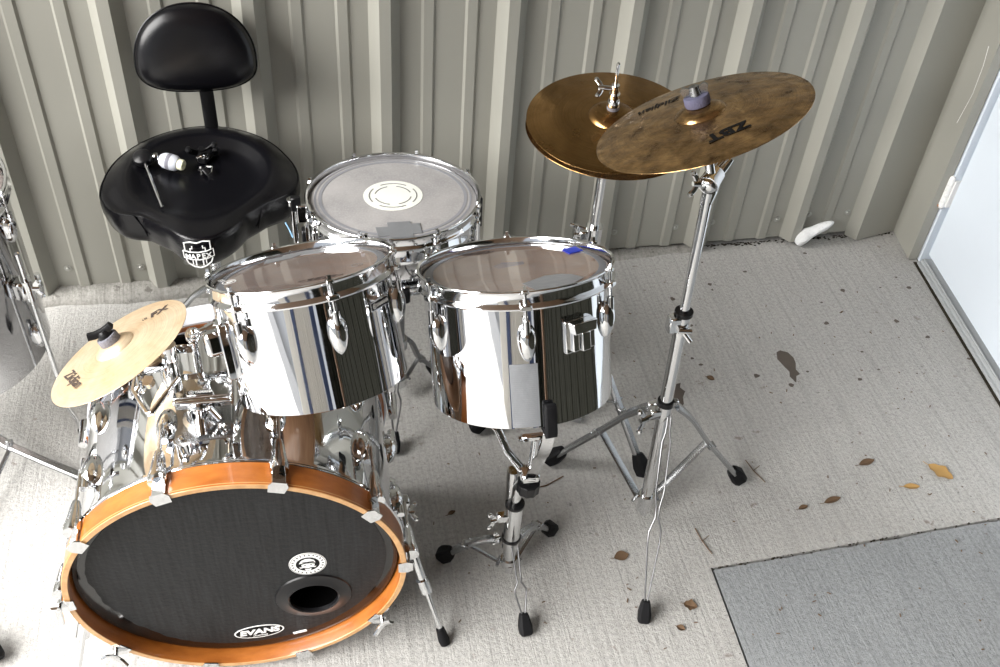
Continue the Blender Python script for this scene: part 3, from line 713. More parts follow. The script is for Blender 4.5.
# tube rising to the splash arm clamp and the tom arm
W = lambda *p: BI @ Vector(p)
mb = MB(); mb.tube([W(-.222, 1.19, .615), W(-.226, 1.215, .68)], .0118, 18); mb.tube([W(-.226, 1.213, .675), W(-.2265, 1.217, .70)], .0145, 18)
obj('upright_tube', mb, 'chrome', mount)
mb = MB(); mb.box(tuple(W(-.250, 1.205, .678)), (.044, .022, .034), bev=.005); mb.tube([W(-.262, 1.188, .66), W(-.262, 1.20, .64)], .011, 14); wingnut(mb, W(-.272, 1.178, .655), (0, 0, -1), (0, 1, 0), 1.1)
obj('side_clamp', mb, 'chrome', mount)
mb = MB(); mb.tube([W(-.188, 1.235, .60), W(-.188, 1.245, .69)], .0065, 12); mb.ball(W(-.188, 1.245, .69), .0135, seg=14); mb.tube([W(-.188, 1.245, .69), W(-.14, 1.262, .70)], .0062, 12)
mb.box(tuple(W(-.206, 1.25, .668)), (.034, .02, .026), bev=.003); mb.ball(W(-.185, 1.238, .702), .009, seg=10); mb.cyl(W(-.165, 1.25, .69), W(-.155, 1.254, .693), .013, seg=14)
obj('tom_arm', mb, 'chrome', mount)
mb = MB(); mb.box(tuple(W(-.204, 1.25, .6825)), (.034, .010, .004)); obj('clamp_label', mb, 'black', mount)

# splash arm: bent rod from the clamp under the small cymbal
sarm = thing('cymbal_holder', 'thin bent chrome rod holding the small pale cymbal above the bass drum', 'stand', loc=(-.25, 1.15, .6))
SI = Matrix.Translation((.25, -1.15, -.6))
Sn = Vector((-.452, .213, .866)).normalized(); Sc = Vector((-.3057, 1.253, .6624)); sr = .1235
ab = Sc - Sn * .05
mb = MB(); mb.tube([SI @ Vector(q) for q in [(-.212, 1.178, .665), (-.246, 1.126, .656), (-.2505, 1.1195, .6545), (-.2545, 1.1195, .653), (-.258, 1.125, .652), (-.284, 1.185, .640), (-.287, 1.225, .622), tuple(ab)]], .0042, 12)
obj('rod', mb, 'chrome', sarm)
mb = MB(); mb.cyl(SI @ ab, SI @ (Sc + Sn * .030), .0035, seg=12); obj('threaded_post', mb, 'chrome', sarm)

# ------------------------------------------------------------------ cymbals
def cymbal(label, Mt, r, mat, bell_r, bell_h, bow, name='cymbal', hole=.006, group=None, seg=128):
    t = thing(name, label, 'cymbal', Mt, group=group)
    pr = []; n = 26
    for i in range(n + 1):
        x = hole + (bell_r - hole) * i / n; u = x / bell_r; pr.append((x, bow + bell_h * (1 - u ** 2.4) ** .75 if u < 1 else bow))
    for i in range(1, n + 1):
        u = i / n; x = bell_r + (r - bell_r) * u; pr.append((x, bow * (1 - u ** 1.5)))
    th_ = .0011
    lo = [(x, z - th_) for x, z in pr][::-1]
    mb = MB(); mb.lathe(pr + [(r + .0003, -th_ / 2)] + lo, seg, close=True)
    obj('cymbal_disc', mb, mat, t, smooth=50); return t
# profile height: rim plane is z=0; markings sit just above the bow
def bowz(x, r, br, bow): u = max(0, (x - br) / (r - br)); return bow * (1 - u ** 1.5)
# splash
SM = frame(Sn, (1, .2, 0), Sc)
spl = cymbal('small pale gold splash cymbal tilted over the left of the bass drum', SM, sr, 'splashbronze', .034, .012, .010)
def onbow(x, y, r, br, bow, rot=0, lift=.0007):
    d = math.hypot(x, y); e = 1e-3; sl = (bowz(d + e, r, br, bow) - bowz(d - e, r, br, bow)) / (2 * e)
    er = Vector((x / d, y / d, sl)).normalized(); et = Vector((-y / d, x / d, 0)); n = er.cross(et); n = n if n.z > 0 else -n
    return frame(n, (math.cos(rot), math.sin(rot), 0), Vector((x, y, bowz(d, r, br, bow))) + n * lift)
Sx = SM.inverted()
def loc2(Minv, p): q = Minv @ Vector(p); return q.x, q.y
SPL_MARKS = spl
def arms(parent, name, Mt, c, topw, botw, mat_f, mat_w, spread, wn_mat='plastic'): pass
mb = MB(); mb.lathe([(.0045, .018), (.0160, .018), (.0170, .020), (.0170, .031), (.0160, .033), (.0045, .033)], 28); obj('felt_washer', mb, 'felt', sarm, tr=SI @ SM)
mb = MB(); mb.lathe([(.0001, .044), (.008, .044), (.0095, .042), (.012, .036), (.0125, .033), (.0001, .033)], 20); mb.bar([(-.023, .002, .047), (-.012, .001, .043), (0, 0, .042), (.010, -.001, .043), (.017, -.002, .045)], .013, .010, (0, 1, 0))
obj('wing_nut', mb, 'plastic', sarm, 'black plastic wing nut', tr=SI @ SM)

# hi-hat pair
Hc = Vector((.6475 * .9017, 1.787 * .9017, H - 1.132 * .9017)); Hn = Vector((-.048, -.066, .997)).normalized(); hr = .1605
HM = frame(Hn, (1, 0, 0), Hc)
cymbal('upper bronze hi-hat cymbal, bell up with the clutch standing on it', HM, hr, 'hatbronze', .045, .016, .011)
HM2 = frame(Vector((.02, .0, 1)), (1, 0, 0), Hc + Vector((-.001, -.002, -.024))) @ Matrix.Rotation(PI, 4, 'X')
cymbal('lower bronze hi-hat cymbal showing as a thin rim beneath the upper one', HM2, hr, 'hatbronze', .045, .016, .011)
# hi-hat stand
hx, hy = Hc.x - .001, Hc.y + .001
hs = thing('hi_hat_stand', 'chrome hi-hat stand behind the right-hand tom, mostly hidden by it', 'stand', loc=(hx, hy, 0))
mb = MB(); mb.cyl((0, 0, .04), (0, 0, .55), .0135, seg=20); obj('lower_tube', mb, 'chrome', hs)
mb = MB(); mb.cyl((0, 0, .48), (0, 0, Hc.z - .045), .0098, seg=20); mb.lathe([(.0001, .02), (.012, .02), (.021, .012), (.021, 0), (.0001, 0)], 20, Matrix.Translation((0, 0, Hc.z - .05))); obj('upper_tube', mb, 'chrome', hs)
mb = MB(); mb.cyl((0, 0, .525), (0, 0, .565), .018, seg=20); mb.box((-.02, -.004, .547), (.024, .014, .02), bev=.003); wingnut(mb, (-.036, -.006, .55), (-1, 0, .2), (0, 0, 1), 1.0); mb.tube([(-.012, .004, .552), (-.048, .014, .562)], .004, 8); obj('collar', mb, 'chrome', hs)
HI = Matrix.Translation((-hx, -hy, 0)); HL = HI @ HM
mb = MB(); mb.cyl((0, 0, -.04), (0, 0, .122), .0032, seg=12); mb.ball((0, 0, .122), .0034, seg=8); obj('pull_rod', mb, 'chrome', hs, tr=HL)
mb = MB(); mb.lathe([(.0045, .026), (.0115, .026), (.0118, .033), (.0045, .034)], 20); obj('felt_washer', mb, 'felt', hs, tr=HL)
mb = MB(); mb.cyl((0, 0, .033), (0, 0, .078), .0075, seg=18); mb.lathe([(.0001, .034), (.012, .034), (.0125, .042), (.0105, .046), (.0001, .046)], 18); mb.lathe([(.0001, .052), (.0105, .052), (.0105, .060), (.0001, .060)], 14)
mb.cyl((-.004, 0, .070), (-.022, .003, .072), .005, seg=12); wingnut(mb, (-.026, .003, .073), (-1, .1, .1), (.2, 1, .6), .85); obj('clutch', mb, 'chrome', hs, tr=HL)
bar_leg(hs, (.012, -.02, .30), (.07, -.13, .17), (.131, -.224, .012), (.01, -.02, .07), .018, footl=.055)
bar_leg(hs, (-.025, .0, .30), (-.13, -.02, .15), (-.235, -.036, .012), (-.02, 0, .07), .018, footl=.055)
bar_leg(hs, (-.01, .02, .30), (-.05, .10, .15), (-.085, .18, .012), (-.01, .02, .07), .018, footl=.055)
mb = MB(); mb.box((0, 0, .045), (.05, .05, .03), bev=.004); mb.cyl((0, 0, .28), (0, 0, .32), .02, seg=18); obj('base_casting', mb, 'chrome', hs)
mb = MB(); mb.prism([(-.02, -.035), (.045, -.03), (.045, .03), (-.02, .035)], .014, Matrix.Translation((0, 0, .006)) @ rotz(PI + R(-22)) @ Matrix.Translation((-.02, 0, 0)))
A = rotz(R(160)); mb.T = A @ Matrix.Rotation(R(-9), 4, 'Y'); mb.prism([(.0, -.026), (.06, -.038), (.24, -.036), (.27, -.02), (.27, .02), (.24, .036), (.06, .038), (0, .026)], .007, Matrix.Translation((.02, 0, .02)))
obj('footplate', mb, 'grey_metal', hs, 'dark grey pedal footplate', bevel=.002)

# crash cymbal and stand
Cc = Vector((.737 * .862, 1.549 * .862, H - .990 * .862)); Cn = Vector((-.341, .269, .901)).normalized(); cr = .175
CM = frame(Cn, (1, 0, 0), Cc)
cra = cymbal('large weathered bronze crash cymbal tilted over the edge of the hi-hats', CM, cr, 'crashbronze', .042, .014, .013)
base = Vector((.672, 1.272, 0)); topc = Vector((.660, 1.305, .875)); ax = (topc - Vector((.672, 1.272, .05))).normalized()
cs = thing('cymbal_stand', 'tall chrome cymbal stand on the right with one long wire leg in front', 'stand', loc=base)
onc = lambda z: Vector((.672, 1.272, .05)) + ax * ((z - .05) / ax.z) - base
mb = MB(); mb.tube([onc(.05), onc(.575)], .0128, 24); obj('lower_tube', mb, 'chrome', cs)
mb = MB(); mb.tube([onc(.56), onc(.868)], .0095, 24); obj('upper_tube', mb, 'chrome', cs)
mb = MB(); mb.tube([onc(.555), onc(.602)], .0165, 24); mb.box(tuple(onc(.582) + Vector((-.018, -.004, 0))), (.024, .022, .036), bev=.003); mb.tube([onc(.575) + Vector((-.012, -.018, 0)), onc(.575) + Vector((.012, -.022, 0))], .0055, 12); mb.tube([onc(.572) + Vector((.0, -.014, -.006)), onc(.556) + Vector((.012, -.026, -.004))], .005, 10)
obj('height_clamp', mb, 'chrome', cs)
mb = MB(); mb.tube([onc(.598), onc(.606)], .0172, 24); obj('plastic_bushing', mb, 'plastic', cs); mb = MB(); mb.tube([onc(.365), onc(.378)], .0165, 24); obj('plastic_bushing', mb, 'plastic', cs)
mb = MB(); mb.tube([onc(.335), onc(.368)], .0178, 24); mb.box(tuple(onc(.35) + Vector((-.02, -.004, 0))), (.024, .02, .024), bev=.002); wingnut(mb, tuple(onc(.352) + Vector((-.045, -.016, -.006))), (-1, -.4, 0), (.2, .3, 1), 1.25)
mb.tube([onc(.352) + Vector((-.02, -.008, 0)), onc(.352) + Vector((-.045, -.016, -.005))], .005, 10)
for q, w_ in ((-1, .02), (1, .02)): mb.box(tuple(onc(.352) + Vector((.022 * q, .012, .002))), (.02, .012, .018), bev=.002)
obj('leg_collar', mb, 'chrome', cs)
mb = MB(); mb.tube([onc(.048), onc(.095)], .0165, 20); mb.cyl(tuple(onc(.085) + Vector((-.02, .004, 0))), tuple(onc(.085) + Vector((.022, .004, 0))), .004, seg=10); mb.tube([onc(.03), onc(.05)], .008, 12); obj('lower_collar', mb, 'chrome', cs)
# tilter under the cymbal
tp = onc(.872); und = (Cc - Cn * .030) - base
mb = MB(); s1 = Vector((.62, .76, .12)).normalized(); tc_ = tp + Vector((0, 0, .012))
mb.cyl(tc_ - s1 * .014, tc_ + s1 * .020, .0165, seg=28); mb.lathe([(.0001, .022), (.006, .0215), (.012, .0185), (.0145, .014), (.0172, .0145), (.0178, .012), (.0172, .004)], 28, frame(-s1, (1, 0, 0), tc_))
mb.tube([tp + Vector((0, .0, -.035)), tp + Vector((.004, .002, -.01)), tp + Vector((.012, .010, .02))], [.0105, .0125, .012], 16)
wingnut(mb, tuple(tc_ + Vector((-.026, -.006, .0))), (-1, -.1, .1), (0, .3, 1), .95); mb.cyl(tc_ + Vector((-.012, 0, 0)), tc_ + Vector((-.024, -.005, 0)), .006, seg=12)
mb.cyl(tc_ + s1 * .02, tc_ + s1 * .044, .0085, seg=14); mb.ball(tc_ + s1 * .046, .0095, seg=12)
mb.tube([tc_ + Vector((.016, .012, .004)), tc_ + Vector((.030, .018, .020)), tc_ + Vector((.036, .02, .028))], [.009, .0075, .006], 12)
mb.tube([tp + Vector((0, 0, .016)), und], [.0085, .0065], 14); obj('tilter', mb, 'chrome', cs)
CL = Matrix.Translation(-base) @ CM
mb = MB(); mb.lathe([(.0001, -.030), (.017, -.030), (.018, -.020), (.0095, -.012), (.0095, .0), (.0001, 0)], 20); obj('cup_washer', mb, 'chrome', cs, tr=CL)
mb = MB(); mb.cyl((0, 0, -.03), (0, 0, .058), .004, seg=12); obj('threaded_post', mb, 'chrome', cs, tr=CL)
mb = MB(); mb.lathe([(.0055, .0265), (.0195, .0265), (.0207, .029), (.0207, .040), (.0197, .0425), (.0055, .0425)], 32); obj('felt_washer', mb, 'felt_purple', cs, 'purple-grey felt washer', tr=CL)
mb = MB(); mb.lathe([(.0001, .058), (.008, .058), (.010, .043), (.0001, .0427)], 18)
for a in (R(-20), R(160)): mb.T = rotz(a); mb.prism([(.003, 0), (.019, 0), (.0225, .012), (.017, .017), (.005, .012)], .006, Matrix.Translation((0, .003, .0432)) @ Matrix.Rotation(PI / 2, 4, 'X')); 
mb.T = Matrix.Identity(4); obj('wing_nut', mb, 'legmetal', cs, 'chrome wing nut', tr=CL)
# legs
P6 = [(0, .003), (.08, .004), (.13, .0085), (.395, .0085), (.47, .0035), (.53, .0028), (.60, .012), (.66, .0125), (.97, .003), (1, .0022)]
wire_leg(cs, onc(.352) + Vector((.006, -.018, -.004)), Vector((.604, 1.027, .004)) - base, (1, -.1, 0), P6, .0018, .046, .026)
cs.children[-1]['label'] = 'long leg of two bent chrome wires'
bar_leg(cs, onc(.352) + Vector((-.022, .014, 0)), Vector((.604, 1.424, .145)) - base, Vector((.500, 1.462, .012)) - base, onc(.085) + Vector((-.018, .008, 0)), .029, footl=.055)
bar_leg(cs, onc(.352) + Vector((.026, .01, 0)), Vector((.812, 1.336, .175)) - base, Vector((.93, 1.345, .012)) - base, onc(.085) + Vector((.02, .006, 0)), .029, footl=.05)
# markings of the crash: letters seen upside down from the front
def marks(parent, s, size, x, y, rot, r, br, bow, bold, sx=1, shear=0, mat='black'):
    # letters laid one by one on the bow along the baseline
    return text_obj('printed_mark', s, size, mat, parent, onbow(x, y, r, br, bow, rot, .0007), .0001, bold, shear, sx)
disc = cra.children[0]
marks(disc, 'ZBT', .031, .003, -.102, PI, cr, .042, .013, .0012, 1.2)
marks(disc, 'Zildjian', .027, -.030, .112, PI - R(7), cr, .042, .013, .0005, .95, .35)
disc = spl.children[0]
marks(disc, 'Zildjian', .026, -.079, -.011, R(-75), sr, .034, .010, .0003, 1.0, .35, 'ink')
marks(disc, 'FX', .026, .080, .035, R(8), sr, .034, .010, .0009, 1.0, .2, 'ink'); marks(disc, '10', .010, .056, .034, R(15), sr, .034, .010, .0003, 1, 0, 'ink')

# ------------------------------------------------------------------ toms and snare
TL = frame((-.113, .43, .896), (1, 0, .12), Vector((-.0125, 1.2435, H - .9982)))
# scale of .146/.155 on the fitted circle
TL.translation = Vector((-.013 * .942, 1.343 * .942, H - 1.094 * .942)); TRl = .146
ltom, Rs, Ri, hd = tom('left chrome tom, mounted over the bass drum', TL, TRl, .198, R(-71), 0)
def onshell(a, z, Rr, lift=0): return rotz(a) @ Matrix.Translation((Rr + lift, 0, z)) @ Matrix(((0, 0, 1, 0), (1, 0, 0, 0), (0, 1, 0, 0), (0, 0, 0, 1)))
# z of the result frame points out of the shell, x runs round it, y up it
badge(ltom, onshell(R(-36), -.062, Rs, .0002), .044, .014)
mb = MB(); mb.lathe([(.002, .003), (.0045, .002), (.005, 0)], 12, onshell(R(-40), -.042, Rs)); obj('air_vent', mb, 'chrome', ltom)
# bracket on its left side
mb = MB(); mb.prism([(-.02, -.05), (.02, -.05), (.024, -.03), (.024, .03), (.018, .042), (-.018, .042), (-.024, .03), (-.024, -.03)], .014, onshell(R(196), -.10, Rs, -.003)); mb.box(tuple(onshell(R(196), -.09, Rs, .018) @ Vector((0, 0, 0))), (.03, .03, .04), Matrix.Rotation(R(196), 3, 'Z'), bev=.006)
obj('mount_bracket', mb, 'chrome', ltom, bevel=.002)
# tapes and printed marks on the head
patch(hd, 'tape', 'tape', [(-.064, .084), (-.061, .106), (-.036, .108), (-.034, .118), (.002, .127), (.036, .120), (.034, .098), (-.006, .104), (-.020, .090)], -.0108, 'silver duct tape at the far edge of the head')
def ovalmark(parent, x, y, rot, w=.034, h=.0075, txt='EVANS', mat='ink'):
    A = Matrix.Translation((x, y, -.0108)) @ rotz(rot); mb = MB(); ringmesh(mb, w, h, .0016, .0003, A); o = obj('printed_oval', mb, mat, parent)
    text_obj('lettering', txt, h * 1.5, mat, o, A @ Matrix.Translation((0, 0, .0002)), .0002, .0005, .2, 1.25); return o
ovalmark(hd, .032, -.070, R(2))
A = Matrix.Translation((-.112, .002, -.0108)) @ rotz(R(-50)); mb = MB(); ringmesh(mb, .011, .011, .0014, .0003, A); text = obj('printed_ring', mb, 'white', hd); text_obj('lettering', 'G', .012, 'white', text, A, .0002, .0003); text_obj('lettering', 'G1', .012, 'white', text, A @ Matrix.Translation((-.022, .0, 0)), .0002, .0001)
A = Matrix.Translation((.087, -.027, -.0108)); mb = MB(); ringmesh(mb, .009, .009, .0012, .0003, A); text_obj('lettering', '1', .01, 'dotink', obj('printed_ring', mb, 'dotink', hd), A, .0002, 0)

TR = frame((-.041, .404, .914), (1, 0, .045), Vector((.330, 1.261, .778)))
TR.translation = Vector((.316 * 1.045, 1.207 * 1.045, H - 1.011 * 1.045)); TRr = .162
rtom, Rs2, Ri2, hd2 = tom('right chrome tom on its own low stand, silver tape strip down its shell', TR, TRr, .228, R(-96), 0)
patch(hd2, 'blue_tape', 'blue_tape', [(.096, .078), (.102, .046), (.128, .058), (.122, .086)], -.0106, 'small square of bright blue tape', .0012)
patch(hd2, 'tape', 'tape', [(-.006, -.088), (.036, -.060), (.062, -.060), (.078, -.068), (.092, -.090), (.070, -.112), (.03, -.126), (.008, -.126)], -.0106, 'silver duct tape at the near edge of the head')
mb = MB(); mb.prism([(-.030, .040), (-.014, .056), (.022, .050), (.022, .036), (-.006, .028), (-.024, .026)], .0006, Matrix.Translation((0, 0, -.016))); obj('faded_blue_tape', mb, 'blue_tape', hd2)
ovalmark(hd2, -.044, .112, R(184), .028)
# duct tape strip on the shell and square bracket
mb = MB()
def curved(mb, a0, a1, z0, z1, Rr, t, n=12):
    vs = []; fs = []
    for i in range(n + 1):
        a = a0 + (a1 - a0) * i / n
        for r, z in ((Rr, z0), (Rr + t, z0), (Rr + t, z1), (Rr, z1)): vs.append((r * math.cos(a), r * math.sin(a), z))
    for i in range(n):
        for q in range(4): fs.append((i * 4 + q, i * 4 + 4 + q, i * 4 + 4 + (q + 1) % 4, i * 4 + (q + 1) % 4))
    fs += [(0, 1, 2, 3), (n * 4 + 3, n * 4 + 2, n * 4 + 1, n * 4)]; mb._add(vs, fs)
curved(mb, R(-107), R(-90.5), -.225, -.119, Rs2, .0009); obj('tape_strip', mb, 'tape', rtom, 'wide silver duct tape strip down the shell')
SB = onshell(R(-64), -.085, Rs2, -.004)
mb = MB(); q = .026
mb.prism([(-q, -q), (q, -q), (q, q), (-q, q)], .009, SB); mb.prism([(-q * .82, q * .3), (q * .82, q * .3), (q * .9, q * .98), (-q * .9, q * .98)], .026, SB); mb.box(tuple(SB @ Vector((0, -.006, .012))), (.03, .016, .03), Matrix.Rotation(R(-64), 3, 'Z'))
mb.prism([(-q * .82, -q * .8), (-q * .35, -q * .8), (-q * .35, q * .9), (-q * .82, q * .9)], .021, SB); mb.prism([(q * .82, -q * .8), (q * .82, q * .9), (q * .45, q * .9), (q * .45, -q * .8)], .021, SB)
obj('mount_bracket', mb, 'chrome', rtom, bevel=.0015)

# low stand below the right-hand tom
ts0 = Vector((.351, 1.176, 0)); ts = thing('drum_stand', 'low chrome three-arm stand holding up the right-hand tom', 'stand', loc=ts0)
mb = MB(); mb.cyl((0, 0, .055), (0, 0, .215), .0135, seg=22); obj('lower_tube', mb, 'chrome', ts)
mb = MB(); mb.cyl((0, 0, .12), (0, 0, .245), .0172, .0185, 22); mb.box((-.024, -.004, .215), (.024, .016, .022), bev=.003); wingnut(mb, (-.04, -.006, .21), (-1, -.2, 0), (0, 0, 1), 1.0); wingnut(mb, (-.032, -.014, .165), (-1, -.4, 0), (0, 0, 1), .8); mb.cyl((0, 0, .113), (0, 0, .138), .0185, seg=22); obj('height_clamp', mb, 'chrome', ts)
mb = MB(); mb.cyl((0, 0, .137), (0, 0, .143), .0193, seg=22); obj('plastic_bushing', mb, 'plastic', ts); mb = MB(); mb.cyl((0, 0, .244), (0, 0, .250), .019, seg=22); obj('plastic_bushing', mb, 'plastic', ts)
mb = MB(); mb.cyl((0, 0, .05), (0, 0, .07), .0165, seg=20); mb.cyl((.0, -.01, .035), (0, -.01, .056), .008, seg=12); obj('lower_collar', mb, 'chrome', ts)
Tb = TR @ Matrix.Translation((0, 0, -.228)); TI = Matrix.Translation(-ts0)
bn = (TR.to_3x3() @ Vector((0, 0, 1))); bc = Tb.translation
hub = Vector((.368, 1.166, .338)) - ts0
mb = MB(); mb.tube([(0, 0, .24), (0.002, -.002, .30), hub + Vector((0, 0, .01))], [.010, .0105, .010], 16); mb.tube([(-.004, .012, .25), (-.006, .016, .33)], .012, 14); obj('upper_tube', mb, 'chrome', ts)
mb = MB()
nk = 10; ot = []
for i in range(nk * 4): a = 2 * PI * i / (nk * 4); rr = .0215 + .0009 * math.cos(a * nk); ot.append((rr * math.cos(a), rr * math.sin(a)))
mb.prism(ot, .024, Matrix.Translation(hub + Vector((0, -.006, -.030)))); obj('basket_knob', mb, 'plastic', ts, 'black ribbed plastic knob', bevel=.001)
mb = MB(); mb.cyl(hub + Vector((0, -.006, -.046)), hub + Vector((0, -.006, .03)), .0062, seg=14); mb.box(tuple(hub + Vector((0, -.004, .012))), (.034, .03, .018), bev=.003); mb.tube([hub + Vector((.004, 0, .02)), hub + Vector((.006, .006, .10))], .0075, 12); mb.tube([hub + Vector((.012, -.012, .02)), hub + Vector((.022, -.02, .085))], .0035, 8); mb.box(tuple(hub + Vector((.004, .006, .105))), (.05, .012, .012), bev=.002); mb.tube([hub + Vector((-.026, .006, .105)), hub + Vector((.03, .006, .108))], .005, 10)
obj('basket_hub', mb, 'chrome', ts)
for i, a in enumerate((R(-85), R(126), R(40))):
    e = TI @ (Tb @ Vector((Rs2 * .985 * math.cos(a), Rs2 * .985 * math.sin(a), -.010))); d = (e - hub); dh = Vector((d.x, d.y, 0)).normalized(); sd = dh.cross(Vector((0, 0, 1)))
    p0 = hub + dh * .014 + Vector((0, 0, .012))
    if i == 0: pts = [p0, p0 + dh * .014 + Vector((0, 0, .03)), p0.lerp(e, .33) + dh * .008, p0.lerp(e, .45) + dh * .0, p0.lerp(e, .66) + dh * .012, p0.lerp(e, .85) + dh * .012, e + Vector((0, 0, -.004))]
    else: pts = [p0, p0.lerp(e, .25) + Vector((0, 0, -.012)), p0.lerp(e, .42) + Vector((0, 0, .008)), p0.lerp(e, .62) + Vector((0, 0, -.010)), p0.lerp(e, .85) + Vector((0, 0, -.004)), e]
    mb = MB(); mb.bar(pts, .020, .0055, sd); mb.cyl(p0 - sd * .011, p0 + sd * .011, .006, seg=10); am = obj('basket_arm', mb, 'chrome', ts, bevel=.0008)
    A = TI @ Tb @ rotz(a) @ Matrix.Translation((Rs2 + .0005, 0, 0)); f_ = MB(); gh = .042 if i == 0 else .022
    f_.prism([(0, -.012), (.004, -.016), (.010, -.016), (.014, -.008), (.014, gh - .006), (.010, gh), (.005, gh), (0.0008, gh - .004)], .018, A @ Matrix.Rotation(PI / 2, 4, 'X') @ Matrix.Translation((0, 0, -.009)))
    f_.prism([(-.02, -.012), (.004, -.016), (.004, -.0015), (-.02, -.0015)], .018, A @ Matrix.Rotation(PI / 2, 4, 'X') @ Matrix.Translation((0, 0, -.009))); obj('rubber_grip', f_, 'rubber', am, bevel=.002)
P7 = [(0, .006), (.1, .006), (.40, .0045), (.50, .0035), (.60, .0115), (.66, .0115), (.97, .0028), (1, .002)]
wire_leg(ts, (.004, -.018, .130), Vector((.363, 1.035, .004)) - ts0, (1, .05, 0), P7, .0018, .044, .026); ts.children[-1]['label'] = 'front leg of two bent chrome wires'
bar_leg(ts, (-.02, .006, .128), (-.078, .036, .085), Vector((.222, 1.238, .012)) - ts0, (-.02, .004, .055), .017, footl=.036, fw=.033, kink=.008)
bar_leg(ts, (.02, .008, .128), (.068, .058, .088), Vector((.468, 1.272, .012)) - ts0, (.018, .006, .058), .017, footl=.034, fw=.032, kink=.008)

# snare drum
SNc = Vector((.188 * .978, 1.776 * .978, H - 1.275 * .978)); SNM = frame((0, .104, .995), (1, 0, 0), SNc); snR = .180; sd_ = .135
sn = thing('snare_drum', 'wide chrome snare drum at the back with a pale printed dot on its grey head', 'drum', SNM)
rs = snR - .0105
mb = MB(); mb.lathe([(rs, -.014), (rs, -.055), (rs + .0015, -.058), (rs + .0015, -.066), (rs, -.069), (rs, -sd_ + .004)], 128); obj('shell', mb, 'shell', sn)
mb = MB(); mb.lathe([(.0001, -.0085), (rs * .6, -.0085), (rs - .014, -.0087), (rs - .004, -.0095), (rs + .0025, -.015), (rs + .003, -.02)], 96); sh = obj('drum_head', mb, 'coated', sn)
mb = MB(); mb.lathe([(rs - .024, -.0080), (rs - .017, -.0080), (rs - .017, -.0086), (rs - .024, -.0086)], 96, close=True); mb.lathe([(rs - .012, -.0082), (rs - .008, -.0084), (rs - .008, -.009), (rs - .012, -.009)], 96, close=True); obj('head_ring', mb, 'headring2', sh)
mb = MB(); mb.prism(ell(.061, .061, 60), .0005, Matrix.Translation((0, .004, -.0083))); dt = obj('centre_dot', mb, 'dot', sh, 'pale round printed dot at the centre of the head')
mb = MB(); A = Matrix.Translation((0, .004, -.0078))
for k in range(4):
    arcband(mb, .0475, .0500, R(12 + 90 * k + 38), R(12 + 90 * k + 38 + 66), .0004, A); arcband(mb, .0360, .0385, R(12 + 90 * k), R(12 + 90 * k + 62), .0004, A)
obj('arc_print', mb, 'dotink', dt)
patch(sh, 'tape', 'tape', [(-.046, -.154), (-.048, -.118), (-.024, -.119), (-.024, -.103), (.022, -.103), (.022, -.113), (.040, -.112), (.040, -.150), (.022, -.150), (.022, -.1605), (-.024, -.1605), (-.024, -.152)], -.0080, 'crossed silver duct tape at the near edge of the head', .0012)
obj('hoop', hoop_mesh(rs + .0035, snR, .029), 'hoop', sn, smooth=28)
mb = hoop_mesh(rs + .0035, snR, .024, -1); obj('hoop', mb, 'hoop', sn, tr=Matrix.Translation((0, 0, -sd_)))
lm = MB(); lm.cyl((.009, 0, -.026), (.009, 0, .026), .0062, seg=14); lm.ball((.009, 0, .026), .0072, seg=10); lm.ball((.009, 0, -.026), .0072, seg=10); lm.cyl((-.001, 0, .012), (.009, 0, .012), .0035, seg=8); lm.cyl((-.001, 0, -.012), (.009, 0, -.012), .0035, seg=8)
rd = MB(); x_ = .0115 + rs
rd.cyl((x_ - .0018, 0, .002), (x_ - .0018, 0, -.045), .0026, seg=8); rd.box((x_ - .0018, 0, .004), (.006, .006, .009)); rd2 = MB(); rd2.cyl((x_ - .0018, 0, -.09), (x_ - .0018, 0, -sd_ - .004), .0026, seg=8); rd.box((x_ - .0015, 0, -.003), (.010, .016, .006), bev=.001); rd.box((x_ - .0015, 0, -.0235), (.010, .016, .006), bev=.001)
l0 = None
for k in range(8):
    A = rotz(R(-68 + 45 * k)); L = A @ Matrix.Translation((rs, 0, -.068))
    if l0 is None: l0 = obj('lug', lm, 'chrome', sn, tr=L); r0 = obj('tension_rod', rd, 'chrome', sn, tr=A); r2_ = obj('tension_rod', rd2, 'chrome', sn, tr=A)
    else: copyo(l0, sn, L); copyo(r0, sn, A); copyo(r2_, sn, A)
# strainer on its left
A = onshell(R(186), -.045, rs, 0)
mb = MB(); mb.prism([(-.014, -.06), (.014, -.06), (.016, .02), (.010, .035), (-.010, .035), (-.016, .02)], .016, A); mb.box(tuple(A @ Vector((.014, .03, .02))), (.02, .012, .04), bev=.002)
mb.cyl(A @ Vector((-.010, -.05, .034)), A @ Vector((-.010, .040, .034)), .006, seg=12); mb.cyl(A @ Vector((-.010, .040, .034)), A @ Vector((-.010, .052, .034)), .0125, seg=20); mb.lathe([(.0085, .01), (.0085, .018), (.0001, .018)], 14, A @ Matrix.Translation((-.01, .018, .03)) @ Matrix.Rotation(-PI / 2, 4, 'X'))
st_ = obj('strainer', mb, 'chrome', sn, 'chrome snare strainer with a throw-off lever', bevel=.001)
mb = MB(); mb.box(tuple(A @ Vector((.006, .050, .030))), (.020, .016, .030), bev=.002); obj('lever_cap', mb, 'plastic', st_); mb = MB(); mb.box(tuple(A @ Vector((.004, -.035, .019))), (.008, .022, .046), bev=.002); obj('strainer_lever', mb, 'plastic', st_)
mb = MB(); mb.tube([A @ Vector((-.012, -.04, .04)), A @ Vector((-.03, -.028, .045)), A @ Vector((-.042, -.02, .05))], .0012, 6); obj('cord', mb, 'cord', st_)
mb = MB(); A2 = onshell(R(6), -.05, rs, 0); mb.prism([(-.012, -.05), (.012, -.05), (.013, .02), (-.013, .02)], .02, A2); obj('butt_plate', mb, 'dark_metal', sn, bevel=.002)

